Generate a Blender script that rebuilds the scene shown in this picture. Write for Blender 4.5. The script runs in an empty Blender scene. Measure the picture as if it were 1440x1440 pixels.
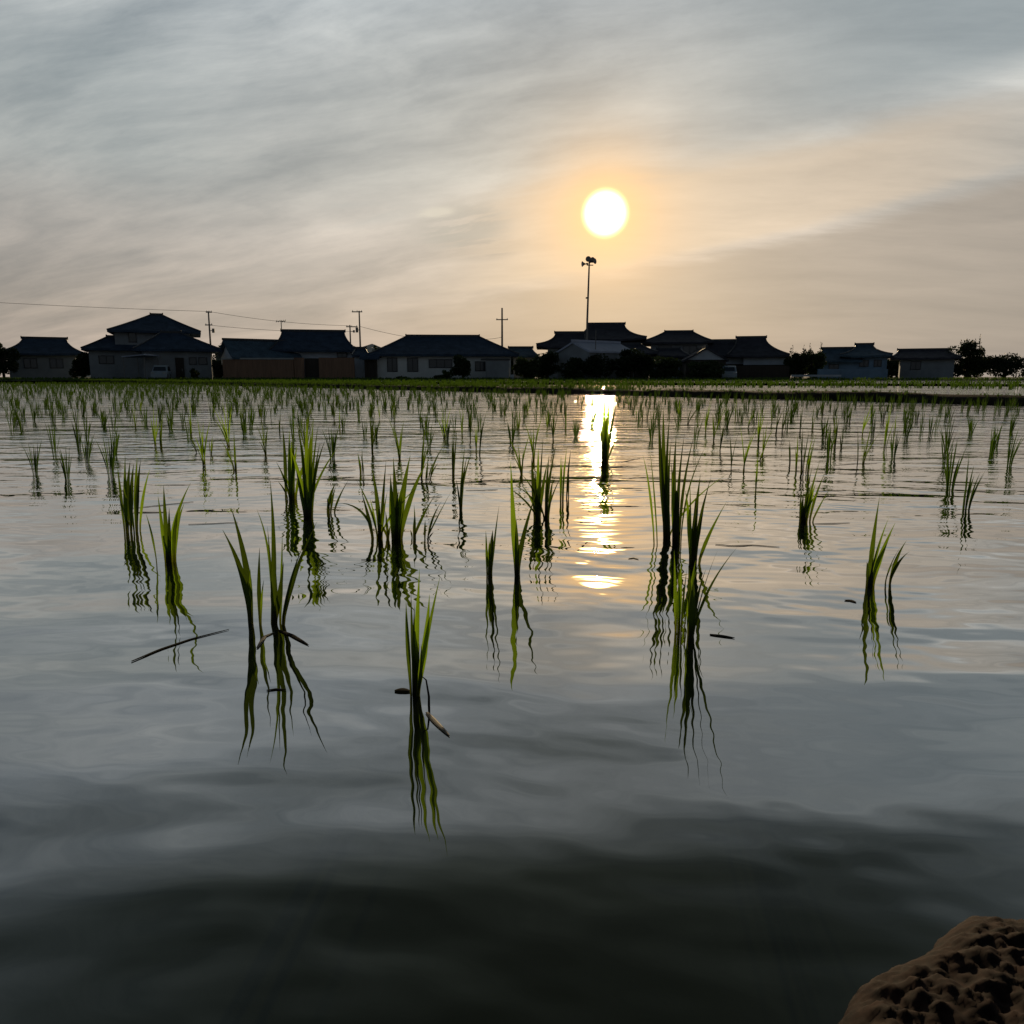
import bpy, math, random
import numpy as np
from mathutils import Vector
R = math.radians
random.seed(7); rng = np.random.default_rng(11)
S = bpy.context.scene
COL = S.collection

# ------------------------------------------------------------------ camera
H = 0.40; PITCH = R(9.96); F = 1082.0
cam = bpy.data.objects.new('camera', bpy.data.cameras.new('camera')); COL.objects.link(cam)
cam.location = (0, 0, H); cam.rotation_euler = (R(90) - PITCH, 0, 0)
cam.data.sensor_width = 36; cam.data.lens = 36 * F / 1440
cam.data.clip_start = 0.02; cam.data.clip_end = 20000
S.camera = cam

def ray(px, py):
    dx = (px - 720) / F; u = (720 - py) / F
    return Vector((dx, math.cos(PITCH) + u * math.sin(PITCH), -math.sin(PITCH) + u * math.cos(PITCH)))
def at(px, py, Y):
    d = ray(px, py); return Vector((0, 0, H)) + d * (Y / d.y)
def on_z(px, py, z=0.0):
    d = ray(px, py); return Vector((0, 0, H)) + d * ((z - H) / d.z)
def azel(px, py):
    d = ray(px, py); return math.degrees(math.atan2(d.x, d.y)), math.degrees(math.atan2(d.z, math.hypot(d.x, d.y)))

# ------------------------------------------------------------------ objects
def tag(o, label=None, cat=None, group=None, kind=None):
    if label: o['label'] = label
    if cat: o['category'] = cat
    if group: o['group'] = group
    if kind: o['kind'] = kind
    return o
def empty(name, loc, label, cat, group=None):
    o = bpy.data.objects.new(name, None); COL.objects.link(o); o.location = loc
    o.empty_display_size = 0.2
    return tag(o, label, cat, group)

class MB:
    def __init__(s): s.v = []; s.f = []
    def add(s, vs, fs):
        b = len(s.v); s.v.extend([tuple(p) for p in vs]); s.f.extend([tuple(i + b for i in q) for q in fs]); return s
    def box(s, x0, x1, y0, y1, z0, z1):
        return s.add([(x0,y0,z0),(x1,y0,z0),(x1,y1,z0),(x0,y1,z0),(x0,y0,z1),(x1,y0,z1),(x1,y1,z1),(x0,y1,z1)],
              [(0,3,2,1),(4,5,6,7),(0,1,5,4),(1,2,6,5),(2,3,7,6),(3,0,4,7)])
    def tube(s, pts, rad, n=6):
        pts = [Vector(p) for p in pts]; m = len(pts)
        if not hasattr(rad, '__len__'): rad = [rad] * m
        vs = []; fs = []
        for i, p in enumerate(pts):
            t = (pts[min(i+1, m-1)] - pts[max(i-1, 0)]).normalized()
            a = t.cross(Vector((0.13, 0.99, 0.05))) if abs(t.y) < .9 else t.cross(Vector((0, 0, 1)))
            a.normalize(); b = t.cross(a)
            for k in range(n):
                an = 2 * math.pi * k / n
                vs.append(p + (a * math.cos(an) + b * math.sin(an)) * rad[i])
        for i in range(m - 1):
            for k in range(n):
                fs.append((i*n+k, i*n+(k+1) % n, (i+1)*n+(k+1) % n, (i+1)*n+k))
        fs.append(tuple(range(n))[::-1]); fs.append(tuple((m-1)*n + k for k in range(n)))
        return s.add(vs, fs)
    def move(s, yaw=0, off=(0, 0, 0)):
        c, n = math.cos(yaw), math.sin(yaw)
        s.v = [(x*c - y*n + off[0], x*n + y*c + off[1], z + off[2]) for x, y, z in s.v]; return s
    def build(s, name, mat, parent=None, smooth=False):
        me = bpy.data.meshes.new(name); me.from_pydata(s.v, [], s.f); me.update()
        if smooth: me.polygons.foreach_set('use_smooth', [True] * len(me.polygons))
        me.materials.append(mat)
        o = bpy.data.objects.new(name, me); COL.objects.link(o)
        if parent: o.parent = parent
        return o

# ------------------------------------------------------------------ materials
class N:
    """thin wrapper so node maths reads like maths"""
    def __init__(s, nt, sock): s.nt = nt; s.s = sock
    def _m(s, op, *a):
        n = s.nt.nodes.new('ShaderNodeMath'); n.operation = op
        for i, x in enumerate((s,) + a):
            if isinstance(x, N): s.nt.links.new(x.s, n.inputs[i])
            else: n.inputs[i].default_value = x
        return N(s.nt, n.outputs[0])
    def __add__(s, o): return s._m('ADD', o)
    def __sub__(s, o): return s._m('SUBTRACT', o)
    def __mul__(s, o): return s._m('MULTIPLY', o)
    def __truediv__(s, o): return s._m('DIVIDE', o)
    __radd__ = __add__; __rmul__ = __mul__
    def f(s, op, *a): return s._m(op, *a)
    def sm(s, lo, hi, a=0.0, b=1.0):
        n = s.nt.nodes.new('ShaderNodeMapRange'); n.interpolation_type = 'SMOOTHSTEP'
        for i, x in enumerate((s, lo, hi, a, b)):
            if isinstance(x, N): s.nt.links.new(x.s, n.inputs[i])
            else: n.inputs[i].default_value = x
        return N(s.nt, n.outputs[0])
def noise(nt, vec, scale, detail=4, rough=.5, dist=0.0, dim='3D'):
    n = nt.nodes.new('ShaderNodeTexNoise'); n.noise_dimensions = dim
    if vec is not None: nt.links.new(vec.s if isinstance(vec, N) else vec, n.inputs['Vector'])
    n.inputs['Scale'].default_value = scale; n.inputs['Detail'].default_value = detail
    n.inputs['Roughness'].default_value = rough; n.inputs['Distortion'].default_value = dist
    return N(nt, n.outputs['Fac'])
def comb(nt, x, y, z):
    n = nt.nodes.new('ShaderNodeCombineXYZ')
    for i, v in enumerate((x, y, z)):
        if isinstance(v, N): nt.links.new(v.s, n.inputs[i])
        else: n.inputs[i].default_value = v
    return N(nt, n.outputs[0])
def mixc(nt, fac, a, b, mode='MIX'):
    n = nt.nodes.new('ShaderNodeMix'); n.data_type = 'RGBA'; n.blend_type = mode; n.clamp_factor = True
    for sock, v in ((n.inputs[0], fac), (n.inputs[6], a), (n.inputs[7], b)):
        if isinstance(v, N): nt.links.new(v.s, sock)
        elif isinstance(v, (tuple, list)): sock.default_value = (*v, 1)
        else: sock.default_value = v
    return N(nt, n.outputs[2])
def ramp(nt, fac, stops, interp='LINEAR'):
    n = nt.nodes.new('ShaderNodeValToRGB'); n.color_ramp.interpolation = interp
    el = n.color_ramp.elements
    while len(el) < len(stops): el.new(0.5)
    for e, (p, c) in zip(el, stops): e.position = p; e.color = (*c, 1)
    nt.links.new(fac.s, n.inputs[0]); return N(nt, n.outputs[0])

def mat(name, col, rough=.8, var=.25, scale=3.0, bump=0.0, bscale=20.0, spec=.5, coord='Object', stretch=(1,1,1)):
    m = bpy.data.materials.new(name); m.use_nodes = True; nt = m.node_tree
    b = nt.nodes['Principled BSDF']; tc = nt.nodes.new('ShaderNodeTexCoord')
    mp = nt.nodes.new('ShaderNodeMapping'); mp.inputs['Scale'].default_value = stretch
    nt.links.new(tc.outputs[coord], mp.inputs[0])
    n = noise(nt, N(nt, mp.outputs[0]), scale, 6, .6)
    lo = tuple(c * (1 - var) for c in col); hi = tuple(min(1, c * (1 + var)) for c in col)
    c = ramp(nt, n, [(.3, lo), (.7, hi)]); nt.links.new(c.s, b.inputs['Base Color'])
    b.inputs['Roughness'].default_value = rough; b.inputs['Specular IOR Level'].default_value = spec
    if bump:
        bn = nt.nodes.new('ShaderNodeBump'); bn.inputs['Distance'].default_value = bump
        nt.links.new(noise(nt, N(nt, mp.outputs[0]), bscale, 6, .65).s, bn.inputs['Height'])
        nt.links.new(bn.outputs[0], b.inputs['Normal'])
    return m

def tile_mat(name, col, pitch=.28):
    m = mat(name, col, .75, .3, 1.2, 0, 20, .06); nt = m.node_tree; b = nt.nodes['Principled BSDF']
    tc = nt.nodes.new('ShaderNodeTexCoord'); sep = nt.nodes.new('ShaderNodeSeparateXYZ')
    nt.links.new(tc.outputs['Object'], sep.inputs[0])
    x = N(nt, sep.outputs[0]); z = N(nt, sep.outputs[2])
    w = (x * (2 * math.pi / pitch)).f('SINE').f('ABSOLUTE') + (z * (1 / .16)).f('FRACT') * .5
    bn = nt.nodes.new('ShaderNodeBump'); bn.inputs['Distance'].default_value = .05; bn.inputs['Strength'].default_value = .7
    nt.links.new(w.s, bn.inputs['Height']); nt.links.new(bn.outputs[0], b.inputs['Normal'])
    return m

def leaf_mat(name, col, trans, var=.35, tfac=.5, gradient=False, zspan=.14):
    m = bpy.data.materials.new(name); m.use_nodes = True; nt = m.node_tree; nt.nodes.clear()
    out = nt.nodes.new('ShaderNodeOutputMaterial')
    g = nt.nodes.new('ShaderNodeNewGeometry'); oi = nt.nodes.new('ShaderNodeObjectInfo')
    sep = nt.nodes.new('ShaderNodeSeparateXYZ'); nt.links.new(g.outputs['Position'], sep.inputs[0])
    n = noise(nt, N(nt, g.outputs['Position']), 9.0, 3, .6)
    v = n * .6 + N(nt, oi.outputs['Random']) * .4
    def shade(c):
        a = ramp(nt, v, [(.25, tuple(x * (1 - var) for x in c)), (.75, tuple(x * (1 + var) for x in c))])
        if gradient:   # the sheath at the foot of a rice plant is browner and muddier than the blade
            z = N(nt, sep.outputs[2])
            a = mixc(nt, z.sm(0.004, 0.045), (c[0] * .55, c[1] * .40, c[2] * .5), a)
        return a
    d = nt.nodes.new('ShaderNodeBsdfPrincipled'); nt.links.new(shade(col).s, d.inputs['Base Color'])
    d.inputs['Roughness'].default_value = .55; d.inputs['Specular IOR Level'].default_value = .3
    t = nt.nodes.new('ShaderNodeBsdfTranslucent'); nt.links.new(shade(trans).s, t.inputs['Color'])
    mx = nt.nodes.new('ShaderNodeMixShader'); mx.inputs[0].default_value = tfac
    if gradient:      # some blades are thin and glow, others are dull
        f_ = N(nt, oi.outputs['Random']).sm(.25, 1.0, tfac * .5, tfac * 1.4); nt.links.new(f_.s, mx.inputs[0])
    nt.links.new(d.outputs[0], mx.inputs[1]); nt.links.new(t.outputs[0], mx.inputs[2])
    nt.links.new(mx.outputs[0], out.inputs[0]); return m

M = {}
M['rice'] = leaf_mat('rice leaf', (.030, .062, .012), (.155, .255, .010), .5, .48, True)
M['rice_far'] = leaf_mat('far rice leaf', (.026, .055, .010), (.06, .12, .008), .35, .45)
M['grass'] = leaf_mat('bank grass', (.045, .085, .015), (.08, .15, .012), .4, .4)
M['foliage'] = leaf_mat('tree foliage', (.028, .045, .014), (.03, .05, .010), .5, .25)
M['bush'] = leaf_mat('light bush foliage', (.07, .12, .025), (.08, .14, .015), .4, .35)
M['bark'] = mat('bark', (.06, .045, .03), .9, .4, 6)
M['mud'] = mat('wet mud bank', (.022, .018, .012), .95, .5, 4, .03, 14, .1)
M['soil'] = mat('reddish brown crumbly soil', (.016, .0052, .0030), .9, .85, 90, 0, 200, .2)
M['land'] = mat('far bank grass and soil', (.04, .06, .02), .9, .5, .5)
M['hill'] = mat('haze-tinted far hill', (.22, .27, .32), 1.0, .15, .004, 0, 20, 0.0)  # pale blue haze is painted into the hill colour
M['tile'] = tile_mat('dark blue grey roof tile', (.06, .09, .14))
M['tile2'] = tile_mat('charcoal roof tile', (.08, .08, .10))
M['tile3'] = tile_mat('slate blue roof tile', (.09, .14, .19))
M['metal_roof'] = mat('pale grey sheet roof', (.46, .50, .62), .7, .12, 1, 0, 20, .1)
M['plaster'] = mat('white plaster', (.52, .56, .62), .85, .15, .8)
M['grey_wall'] = mat('grey rendered wall', (.30, .32, .34), .85, .2, .8)
M['blue_wall'] = mat('blue grey wall', (.20, .30, .42), .8, .2, .8)
M['dark_wood'] = mat('charred dark timber wall', (.045, .034, .026), .8, .35, 2, 0, 10, .5, 'Object', (6, 6, .4))
M['brown_fence'] = mat('brown board fence', (.28, .16, .10), .8, .25, 1.5, 0, 10, .5, 'Object', (5, 5, .5))
M['coping'] = mat('pale coping', (.42, .43, .42), .8, .15, 2)
M['frame'] = mat('dark aluminium frame', (.05, .05, .055), .5, .1, 2)
M['pane'] = mat('window glass', (.03, .04, .05), .08, .2, 1, 0, 10, 1.0)
M['ridge'] = mat('ridge tiles', (.045, .05, .06), .5, .3, 3)
M['concrete'] = mat('concrete pole', (.20, .19, .18), .8, .2, 2)
M['steel'] = mat('galvanised steel', (.22, .21, .20), .5, .2, 3)
M['wire'] = mat('black cable', (.03, .03, .03), .6, .1, 2)
M['car_paint'] = mat('white car paint', (.34, .40, .46), .3, .05, 1)
M['rubber'] = mat('tyre rubber', (.02, .02, .02), .8, .1, 3)
M['lamp'] = mat('headlamp lens', (.5, .5, .5), .1, .1, 3)
M['dead'] = mat('wet dead leaf', (.022, .019, .014), .9, .4, 60, 0, 10, .05)
M['straw'] = mat('wet straw and ripple trough', (.03, .026, .016), .9, .4, 40, 0, 10, .1)  # also colours the strips that imitate dark ripple troughs
M['pale_leaf'] = mat('bleached leaf', (.16, .14, .11), .7, .35, 80)

# ------------------------------------------------------------------ sky, sun
SUN_AZ, SUN_EL = azel(851, 300)
sd = ray(851, 300).normalized()
W = bpy.data.worlds.new('World'); S.world = W; W.use_nodes = True; nt = W.node_tree; nt.nodes.clear()
wo = nt.nodes.new('ShaderNodeOutputWorld')
sky = nt.nodes.new('ShaderNodeTexSky'); sky.sky_type = 'NISHITA'; sky.sun_disc = False
sky.sun_elevation = R(SUN_EL); sky.sun_rotation = R(SUN_AZ); sky.dust_density = 3.0; sky.air_density = 1.0
bg1 = nt.nodes.new('ShaderNodeBackground'); bg1.inputs[1].default_value = .05
nt.links.new(sky.outputs[0], bg1.inputs[0])
tc = nt.nodes.new('ShaderNodeTexCoord'); nrm = nt.nodes.new('ShaderNodeVectorMath'); nrm.operation = 'NORMALIZE'
nt.links.new(tc.outputs['Generated'], nrm.inputs[0])
sp = nt.nodes.new('ShaderNodeSeparateXYZ'); nt.links.new(nrm.outputs[0], sp.inputs[0])
dx, dy, dz = (N(nt, sp.outputs[i]) for i in range(3))
DEG = 180 / math.pi
az = dx.f('ARCTAN2', dy) * DEG
el = dz.f('ARCSINE') * DEG
dt = nt.nodes.new('ShaderNodeVectorMath'); dt.operation = 'DOT_PRODUCT'
nt.links.new(nrm.outputs[0], dt.inputs[0]); dt.inputs[1].default_value = sd
ang = N(nt, dt.outputs['Value']).f('MINIMUM', 1.0).f('ARCCOSINE') * DEG
# cloud sheet seen in perspective: coordinates on a plane far overhead
ic = dz.f('MAXIMUM', 0.0) + .26
cx, cy = dx / ic, dy / ic
r = R(-14)
pu = cx * math.cos(r) + cy * math.sin(r); pv = cy * math.cos(r) - cx * math.sin(r)
warp = noise(nt, comb(nt, cx * .7, cy * .7, 0.0), 1.0, 3, .5)
n_str = noise(nt, comb(nt, pu * .7 + warp * 1.3, pv * 1.9 + warp * 2.2, 0.3), 1.0, 6, .48)     # long streaks
n_fin = noise(nt, comb(nt, pu * 2.2 + warp * 2, pv * 8.0 + warp * 4.0, 4.0), 1.0, 7, .62)           # thin cirrus threads
n_big = noise(nt, comb(nt, cx * .45, cy * .8, 9.0), 1.0, 3, .5)
n_wisp = noise(nt, comb(nt, pu * 3.2 + warp * 3.0, pv * 5.0 - warp * 3.0, 17.0), 1.0, 9, .68)   # ragged small tufts
# elevation colours of the overcast dusk sky
e01 = el / 90.0
base = ramp(nt, e01, [(0, (.455, .378, .318)), (.045, (.46, .395, .33)), (.10, (.46, .425, .38)), (.15, (.455, .455, .425)),
                      (.21, (.43, .455, .45)), (.27, (.40, .445, .465)), (.31, (.29, .33, .345)),
                      (.355, (.175, .205, .21)), (.40, (.082, .102, .098)), (.44, (.036, .048, .042)), (.51, (.014, .020, .016)), (1.0, (.03, .04, .05))])
hi = el.sm(9.0, 22.0, .65, 1.25)
d_ = ((n_str - .5) * 1.15 + (n_fin - .5) * n_big.sm(.4, .62, .35, 1.1) * .95 + (n_big - .5) * 1.0 + (n_wisp - .5) * .34) * hi
col = mixc(nt, 1.0, base, comb(nt, d_ * 1.12 + 1.0, d_ * .98 + 1.0, d_ * .86 + 1.0), 'MULTIPLY')
# thin bright veil high in the middle of the view
veil = ((el - (17.5 + 0)) / 4.0); veil = (veil * veil + ((az + 1.0) / 13.0) * ((az + 1.0) / 13.0)) * -1.0
veil = veil.f('EXPONENT') * n_str.sm(.3, .65)
col = mixc(nt, veil * .7, col, (.62, .625, .57))
# blue-grey open patch on the right, high up
bl = az.sm(7.0, 24.0) * (el - az * .10 - 13.4 + (n_str - .5) * 5.0).sm(-.3, 2.6)
bl = bl * el.sm(31.0, 22.0)
col = mixc(nt, bl * .72, col, (.245, .295, .315))
bl2 = az.sm(-14.0, -27.0) * el.sm(10.0, 14.0) * el.sm(24.0, 17.0)
col = mixc(nt, bl2 * .3, col, (.33, .40, .41))
# the warm, lit cloud band that rises to the right from the sun, with a crisp lower edge
wv = (n_fin - .5) * 3.2 + (n_str - .5) * 3.5
edge = el - az * .17 - 6.5 + wv * .45
top = el - az * .10 - 13.2 + wv * .8
band = edge.sm(-.45, .6) * top.sm(.9, -1.5) * az.sm(-7.0, 3.0) * az.sm(40.0, 22.0)
col = mixc(nt, band * .8, col, (.60, .49, .37))
low = edge.sm(.3, -1.2) * az.sm(-13.0, 3.0) * el.sm(-3.0, 2.0)
col = mixc(nt, low * .88, col, (.36, .315, .265))
# two darker grey cloud scraps left of the sun
def scrap(a0, e0, sa, se, amt, c):
    global col
    q = (az - a0 + wv * .5) / sa; p = (el - e0 + wv * .35 - (az - a0) * .08) / se
    g = ((q * q + p * p) * -1.0).f('EXPONENT') * n_fin.sm(.36, .56)
    col = mixc(nt, g.sm(.15, .8) * amt, col, c)
a, e = azel(655, 318); scrap(a, e, 3.6, 1.9, .8, (.36, .36, .33))
a, e = azel(690, 350); scrap(a, e, 2.6, .7, .6, (.31, .30, .28))
a, e = azel(525, 292); scrap(a, e, 4.5, .9, .45, (.38, .39, .37))
a, e = azel(900, 245); scrap(a, e, 4.5, .8, .45, (.40, .40, .37))
a, e = azel(620, 294); scrap(a, e, 1.4, .4, .6, (.60, .57, .48))
d2 = ((n_str - .5) * .5 + (n_fin - .5) * .42 + (n_wisp - .5) * .25) * el.sm(3.0, 12.0, .5, 1.0)
col = mixc(nt, 1.0, col, comb(nt, d2 * 1.1 + 1.06, d2 + 1.07, d2 * .9 + 1.09), 'MULTIPLY')
# the sky darkens away from the sun
fall = ang.sm(22.0, 80.0, 1.0, .30) * ang.sm(60.0, 150.0, 1.0, .75)
col = mixc(nt, 1.0, col, comb(nt, fall * ang.sm(30.0, 110.0, 1.0, .78), fall, fall * ang.sm(30.0, 110.0, 1.0, 1.3)), 'MULTIPLY')
# light of the veiled sun: aureole, then the burnt-out disc
def glow(width, c):
    global col
    g = (ang * (-1.0 / width)).f('EXPONENT')
    col = mixc(nt, 1.0, col, comb(nt, g * c[0], g * c[1], g * c[2]), 'ADD')
g = (ang * ang * (-1.0 / 17.0)).f('EXPONENT')
col = mixc(nt, g * .66 + (ang * (-1.0 / 7.0)).f('EXPONENT') * .2, col, (.78, .47, .215))
glow(1.9, (.7, .33, .03))
g = ang.sm(1.9, .85); g = g * g * 5.0
col = mixc(nt, 1.0, col, comb(nt, g * 2.2, g * 1.5, g * .55), 'ADD')
bg2 = nt.nodes.new('ShaderNodeBackground'); nt.links.new(col.s, bg2.inputs[0]); bg2.inputs[1].default_value = 1.0
mx = nt.nodes.new('ShaderNodeMixShader'); mx.inputs[0].default_value = .93
nt.links.new(bg1.outputs[0], mx.inputs[1]); nt.links.new(bg2.outputs[0], mx.inputs[2]); nt.links.new(mx.outputs[0], wo.inputs[0])

sl = bpy.data.lights.new('sun', 'SUN'); sl.energy = 2.4; sl.angle = R(0.5); sl.color = (1.0, .74, .42)
so = bpy.data.objects.new('sun', sl); COL.objects.link(so); so.location = (20, 100, 40)
so.rotation_euler = sd.to_track_quat('Z', 'Y').to_euler()
S.view_settings.view_transform = 'Standard'; S.view_settings.look = 'None'
S.view_settings.exposure = 0; S.view_settings.gamma = 1; S.view_settings.use_curve_mapping = False

# ------------------------------------------------------------------ ground, water
B0 = Vector((6.2, 12.4, 0)); BD = Vector((-2.5, 3.1, 0)).normalized(); BN = Vector((BD.y, -BD.x, 0))   # bund line; BN points away from the near paddy
if BN.y < 0: BN = -BN
def bund_s(x, y): return (Vector((x, y, 0)) - B0).dot(BN)          # signed distance beyond the bund line

def water_mat(name, calm):
    m = bpy.data.materials.new(name); m.use_nodes = True; nt = m.node_tree; b = nt.nodes['Principled BSDF']
    b.inputs['Base Color'].default_value = (.010, .014, .008, 1); b.inputs['Specular IOR Level'].default_value = 0.0
    b.inputs['Roughness'].default_value = 1.0
    gl = nt.nodes.new('ShaderNodeBsdfGlossy'); gl.inputs['Roughness'].default_value = .008; gl.inputs['Color'].default_value = (1, 1, 1, 1)
    lw = nt.nodes.new('ShaderNodeLayerWeight'); lw.inputs['Blend'].default_value = .5
    fr = N(nt, lw.outputs['Facing']).f('POWER', 1.85) * .98 + .008
    mxs = nt.nodes.new('ShaderNodeMixShader'); nt.links.new(fr.s, mxs.inputs[0])
    nt.links.new(b.outputs[0], mxs.inputs[1]); nt.links.new(gl.outputs[0], mxs.inputs[2])
    nt.links.new(mxs.outputs[0], nt.nodes['Material Output'].inputs[0])
    g = nt.nodes.new('ShaderNodeNewGeometry'); s = nt.nodes.new('ShaderNodeSeparateXYZ')
    nt.links.new(g.outputs['Position'], s.inputs[0])
    x, y = N(nt, s.outputs[0]), N(nt, s.outputs[1])
    w = noise(nt, comb(nt, x * .8, y * .8, 0.0), 1.0, 2, .5)
    # swell, ripples and fine ripples: crests run roughly across the view
    h1 = noise(nt, comb(nt, x * .55 + y * .35 + w, y * 2.2 - x * .25 + w * .8, 0.0), 1.3, 1, .4)
    h2 = noise(nt, comb(nt, x * 4.2 + w * 2, y * 7.0 + x * .6 + w * 2.0, 3.0), 1.0, 2, .5)
    h3 = noise(nt, comb(nt, x * 6.5, y * 17.0 + w * 4, 7.0), 1.0, 3, .55)
    h4 = noise(nt, comb(nt, x * 2.0 + w * 3, y * 4.2 + x * .4 + w * 2.0, 21.0), 1.0, 2, .45)
    a2 = y.sm(.8, 3.0, .42, 1.0); a3 = y.sm(1.6, 5.0, .0, 1.0)
    patch = noise(nt, comb(nt, x * .35, y * .5, 12.0), 1.0, 2, .5).sm(.3, .7, .45, 1.0)
    h = h1 * .021 + h4 * a3 * patch * .031 + h2 * a2 * patch * .0150 + h3 * a3 * patch * .0095
    bn = nt.nodes.new('ShaderNodeBump'); bn.inputs['Distance'].default_value = 1.0; bn.inputs['Strength'].default_value = calm
    nt.links.new(h.s, bn.inputs['Height'])
    for q_ in (gl, lw): nt.links.new(bn.outputs[0], q_.inputs['Normal'])
    return m
M['water'] = water_mat('still paddy water', 1.0)
M['water2'] = water_mat('far paddy water', 1.0)

MB().add([(-4000, -400, -.35), (4000, -400, -.35), (4000, 9000, -.35), (-4000, 9000, -.35)], [(0, 1, 2, 3)]).build('ground', M['land'])['kind'] = 'structure'
# near paddy water, bounded by the bund
def bp(t, s): return B0 + BD * t + BN * s
q = [(-70, .05, 0), (*bp(-15.8, .1).xy, 0), (*bp(110, .1).xy, 0), (-100, 90, 0)]
MB().add(q, [tuple(range(4))]).build('water', M['water'])['kind'] = 'structure'
q = [(*bp(-15, .9).xy, .05), (90, 1, .05), (90, 78, .05), (-110, 78, .05), (*bp(90, .9).xy, .05)]
MB().add(q, [(0, 1, 2, 3, 4)]).build('far_water', M['water2'])['kind'] = 'structure'

def bund_h(t):
    return .135 + .012 * math.sin(t * 1.7) + .010 * math.sin(t * .63 + 1) + .006 * math.sin(t * 4.1)
mb = MB(); prof = [(-.10, -.15), (.0, .0), (.10, .62), (.26, .94), (.5, 1.0), (.78, .92), (1.0, .3), (1.1, -.2)]
ts = np.arange(-30, 95, .35); vs = []; fs = []
for i, t in enumerate(ts):
    for j, (s_, hh) in enumerate(prof):
        wob = .035 * math.sin(t * 2.3 + j) + .03 * math.sin(t * 5.7 + j * 2)
        p = bp(t, s_ + wob); vs.append((p.x, p.y, max(-.2, hh * bund_h(t) + (.008 * math.sin(t * 9 + j * 3) if 1 < j < 6 else 0))))
for i in range(len(ts) - 1):
    for j in range(len(prof) - 1):
        a = i * len(prof) + j; fs.append((a, a + 1, a + 1 + len(prof), a + len(prof)))
mb.add(vs, fs).build('earth_bund', M['mud'], smooth=True)['kind'] = 'structure'
# land under the houses: a low bank, then flat ground to the horizon
LZ = .12
mb = MB(); xs = np.linspace(-160, 160, 81); vs = []; fs = []
for x in xs:
    o = .25 * math.sin(x * .3)
    vs += [(x, 74 + o, -.1), (x, 74.6 + o, LZ * .8), (x, 75.4 + o, LZ), (x, 170, LZ)]
for i in range(len(xs) - 1):
    for j in range(3):
        a = i * 4 + j; fs.append((a, a + 4, a + 5, a + 1))
mb.add(vs, fs).build('field_bank', M['land'])['kind'] = 'structure'

# near bank of crumbly soil in the lower right corner
def bank():
    xs = np.concatenate([np.linspace(-1.2, .12, 60), np.linspace(.125, .70, 250), np.linspace(.71, 1.6, 50)]); ys = np.concatenate([np.linspace(-.9, .24, 40), np.linspace(.245, .80, 240)])
    X, Yg = np.meshgrid(xs, ys, indexing='ij')
    # shoreline: a straight bank edge below the frame which bulges out at the right
    edge = np.where(X > .19, .42 + .69 * np.minimum(X - .19, .085) + .2 * np.maximum(X - .275, 0), np.maximum(.1, .42 + 1.3 * (X - .19))) + .012 * np.sin(X * 23) + .008 * np.sin(X * 57 + 1) + .05 * np.clip(X - .45, 0, 1)
    d = edge - Yg
    Z = np.where(d > 0, .016 * (1 - np.exp(-d * 70)) + .06 * (1 - np.exp(-d * 4)), d * .8)
    from mathutils import noise as mn
    Zn = np.zeros_like(Z)
    for i in range(Z.shape[0]):
        for j in range(Z.shape[1]):
            p = Vector((X[i, j], Yg[i, j], 0))
            Zn[i, j] = .004 * mn.noise(p * 24) + .0075 * max(0, 1 - 1.35 * mn.voronoi(p * 62)[0][0]) + .0045 * max(0, 1 - 1.3 * mn.voronoi(p * 135 + Vector((3, 1, 0)))[0][0]) + .0015 * mn.noise(p * 230)
    Z += Zn * np.clip((d + .03) * 14, 0, 1)
    vs = np.stack([X, Yg, np.maximum(Z, -.2)], -1).reshape(-1, 3); m_, k_ = X.shape
    fs = [(i*k_+j, (i+1)*k_+j, (i+1)*k_+j+1, i*k_+j+1) for i in range(m_-1) for j in range(k_-1)]
    return MB().add(vs.tolist(), fs)
bank().build('soil_bank', M['soil'], smooth=True)['kind'] = 'structure'
# low hill on the horizon, the blue of distant haze put into its colour
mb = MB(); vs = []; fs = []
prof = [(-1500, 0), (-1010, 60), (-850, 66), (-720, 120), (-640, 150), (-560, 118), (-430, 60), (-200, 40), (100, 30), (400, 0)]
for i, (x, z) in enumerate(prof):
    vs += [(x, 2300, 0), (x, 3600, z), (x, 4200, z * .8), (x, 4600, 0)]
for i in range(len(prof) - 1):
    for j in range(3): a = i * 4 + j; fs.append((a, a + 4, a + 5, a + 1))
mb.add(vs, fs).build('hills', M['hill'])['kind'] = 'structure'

# ------------------------------------------------------------------ rice
def blade(mb, B, T, w, ctrl=None, tw=None, seg=8, fold=.35, root=-.012):
    """one grass blade: a folded strip from B (water line) to T along a quadratic curve"""
    B = Vector(B); T = Vector(T)
    if ctrl is None:
        ctrl = Vector((B.x + (T.x - B.x) * .28, B.y + (T.y - B.y) * .28, B.z + (T.z - B.z) * .58))
    a = random.uniform(-.7, .7) if tw is None else tw
    side = Vector((math.cos(a), math.sin(a), 0)); vs = []; fs = []
    for i in range(seg + 1):
        t = i / seg
        p = B * (1 - t) ** 2 + ctrl * 2 * t * (1 - t) + T * t * t
        if i == 0: p = p + Vector((0, 0, root))
        d = ((ctrl - B) * (1 - t) + (T - ctrl) * t).normalized()
        wd = (side - d * side.dot(d)).normalized(); nn = d.cross(wd)
        prof = (.5 + .5 * min(1, t / .4)) * (1 - max(0, (t - .33) / .67) ** 1.5)
        hw = w * .5 * max(prof, .03); rot = .5 * t
        wd2 = wd * math.cos(rot) + nn * math.sin(rot); nn2 = d.cross(wd2)
        vs += [p - wd2 * hw, p - nn2 * hw * fold, p + wd2 * hw]
    for i in range(seg):
        b = i * 3; fs += [(b, b + 1, b + 4, b + 3), (b + 1, b + 2, b + 5, b + 4)]
    mb.add(vs, fs)

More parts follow.
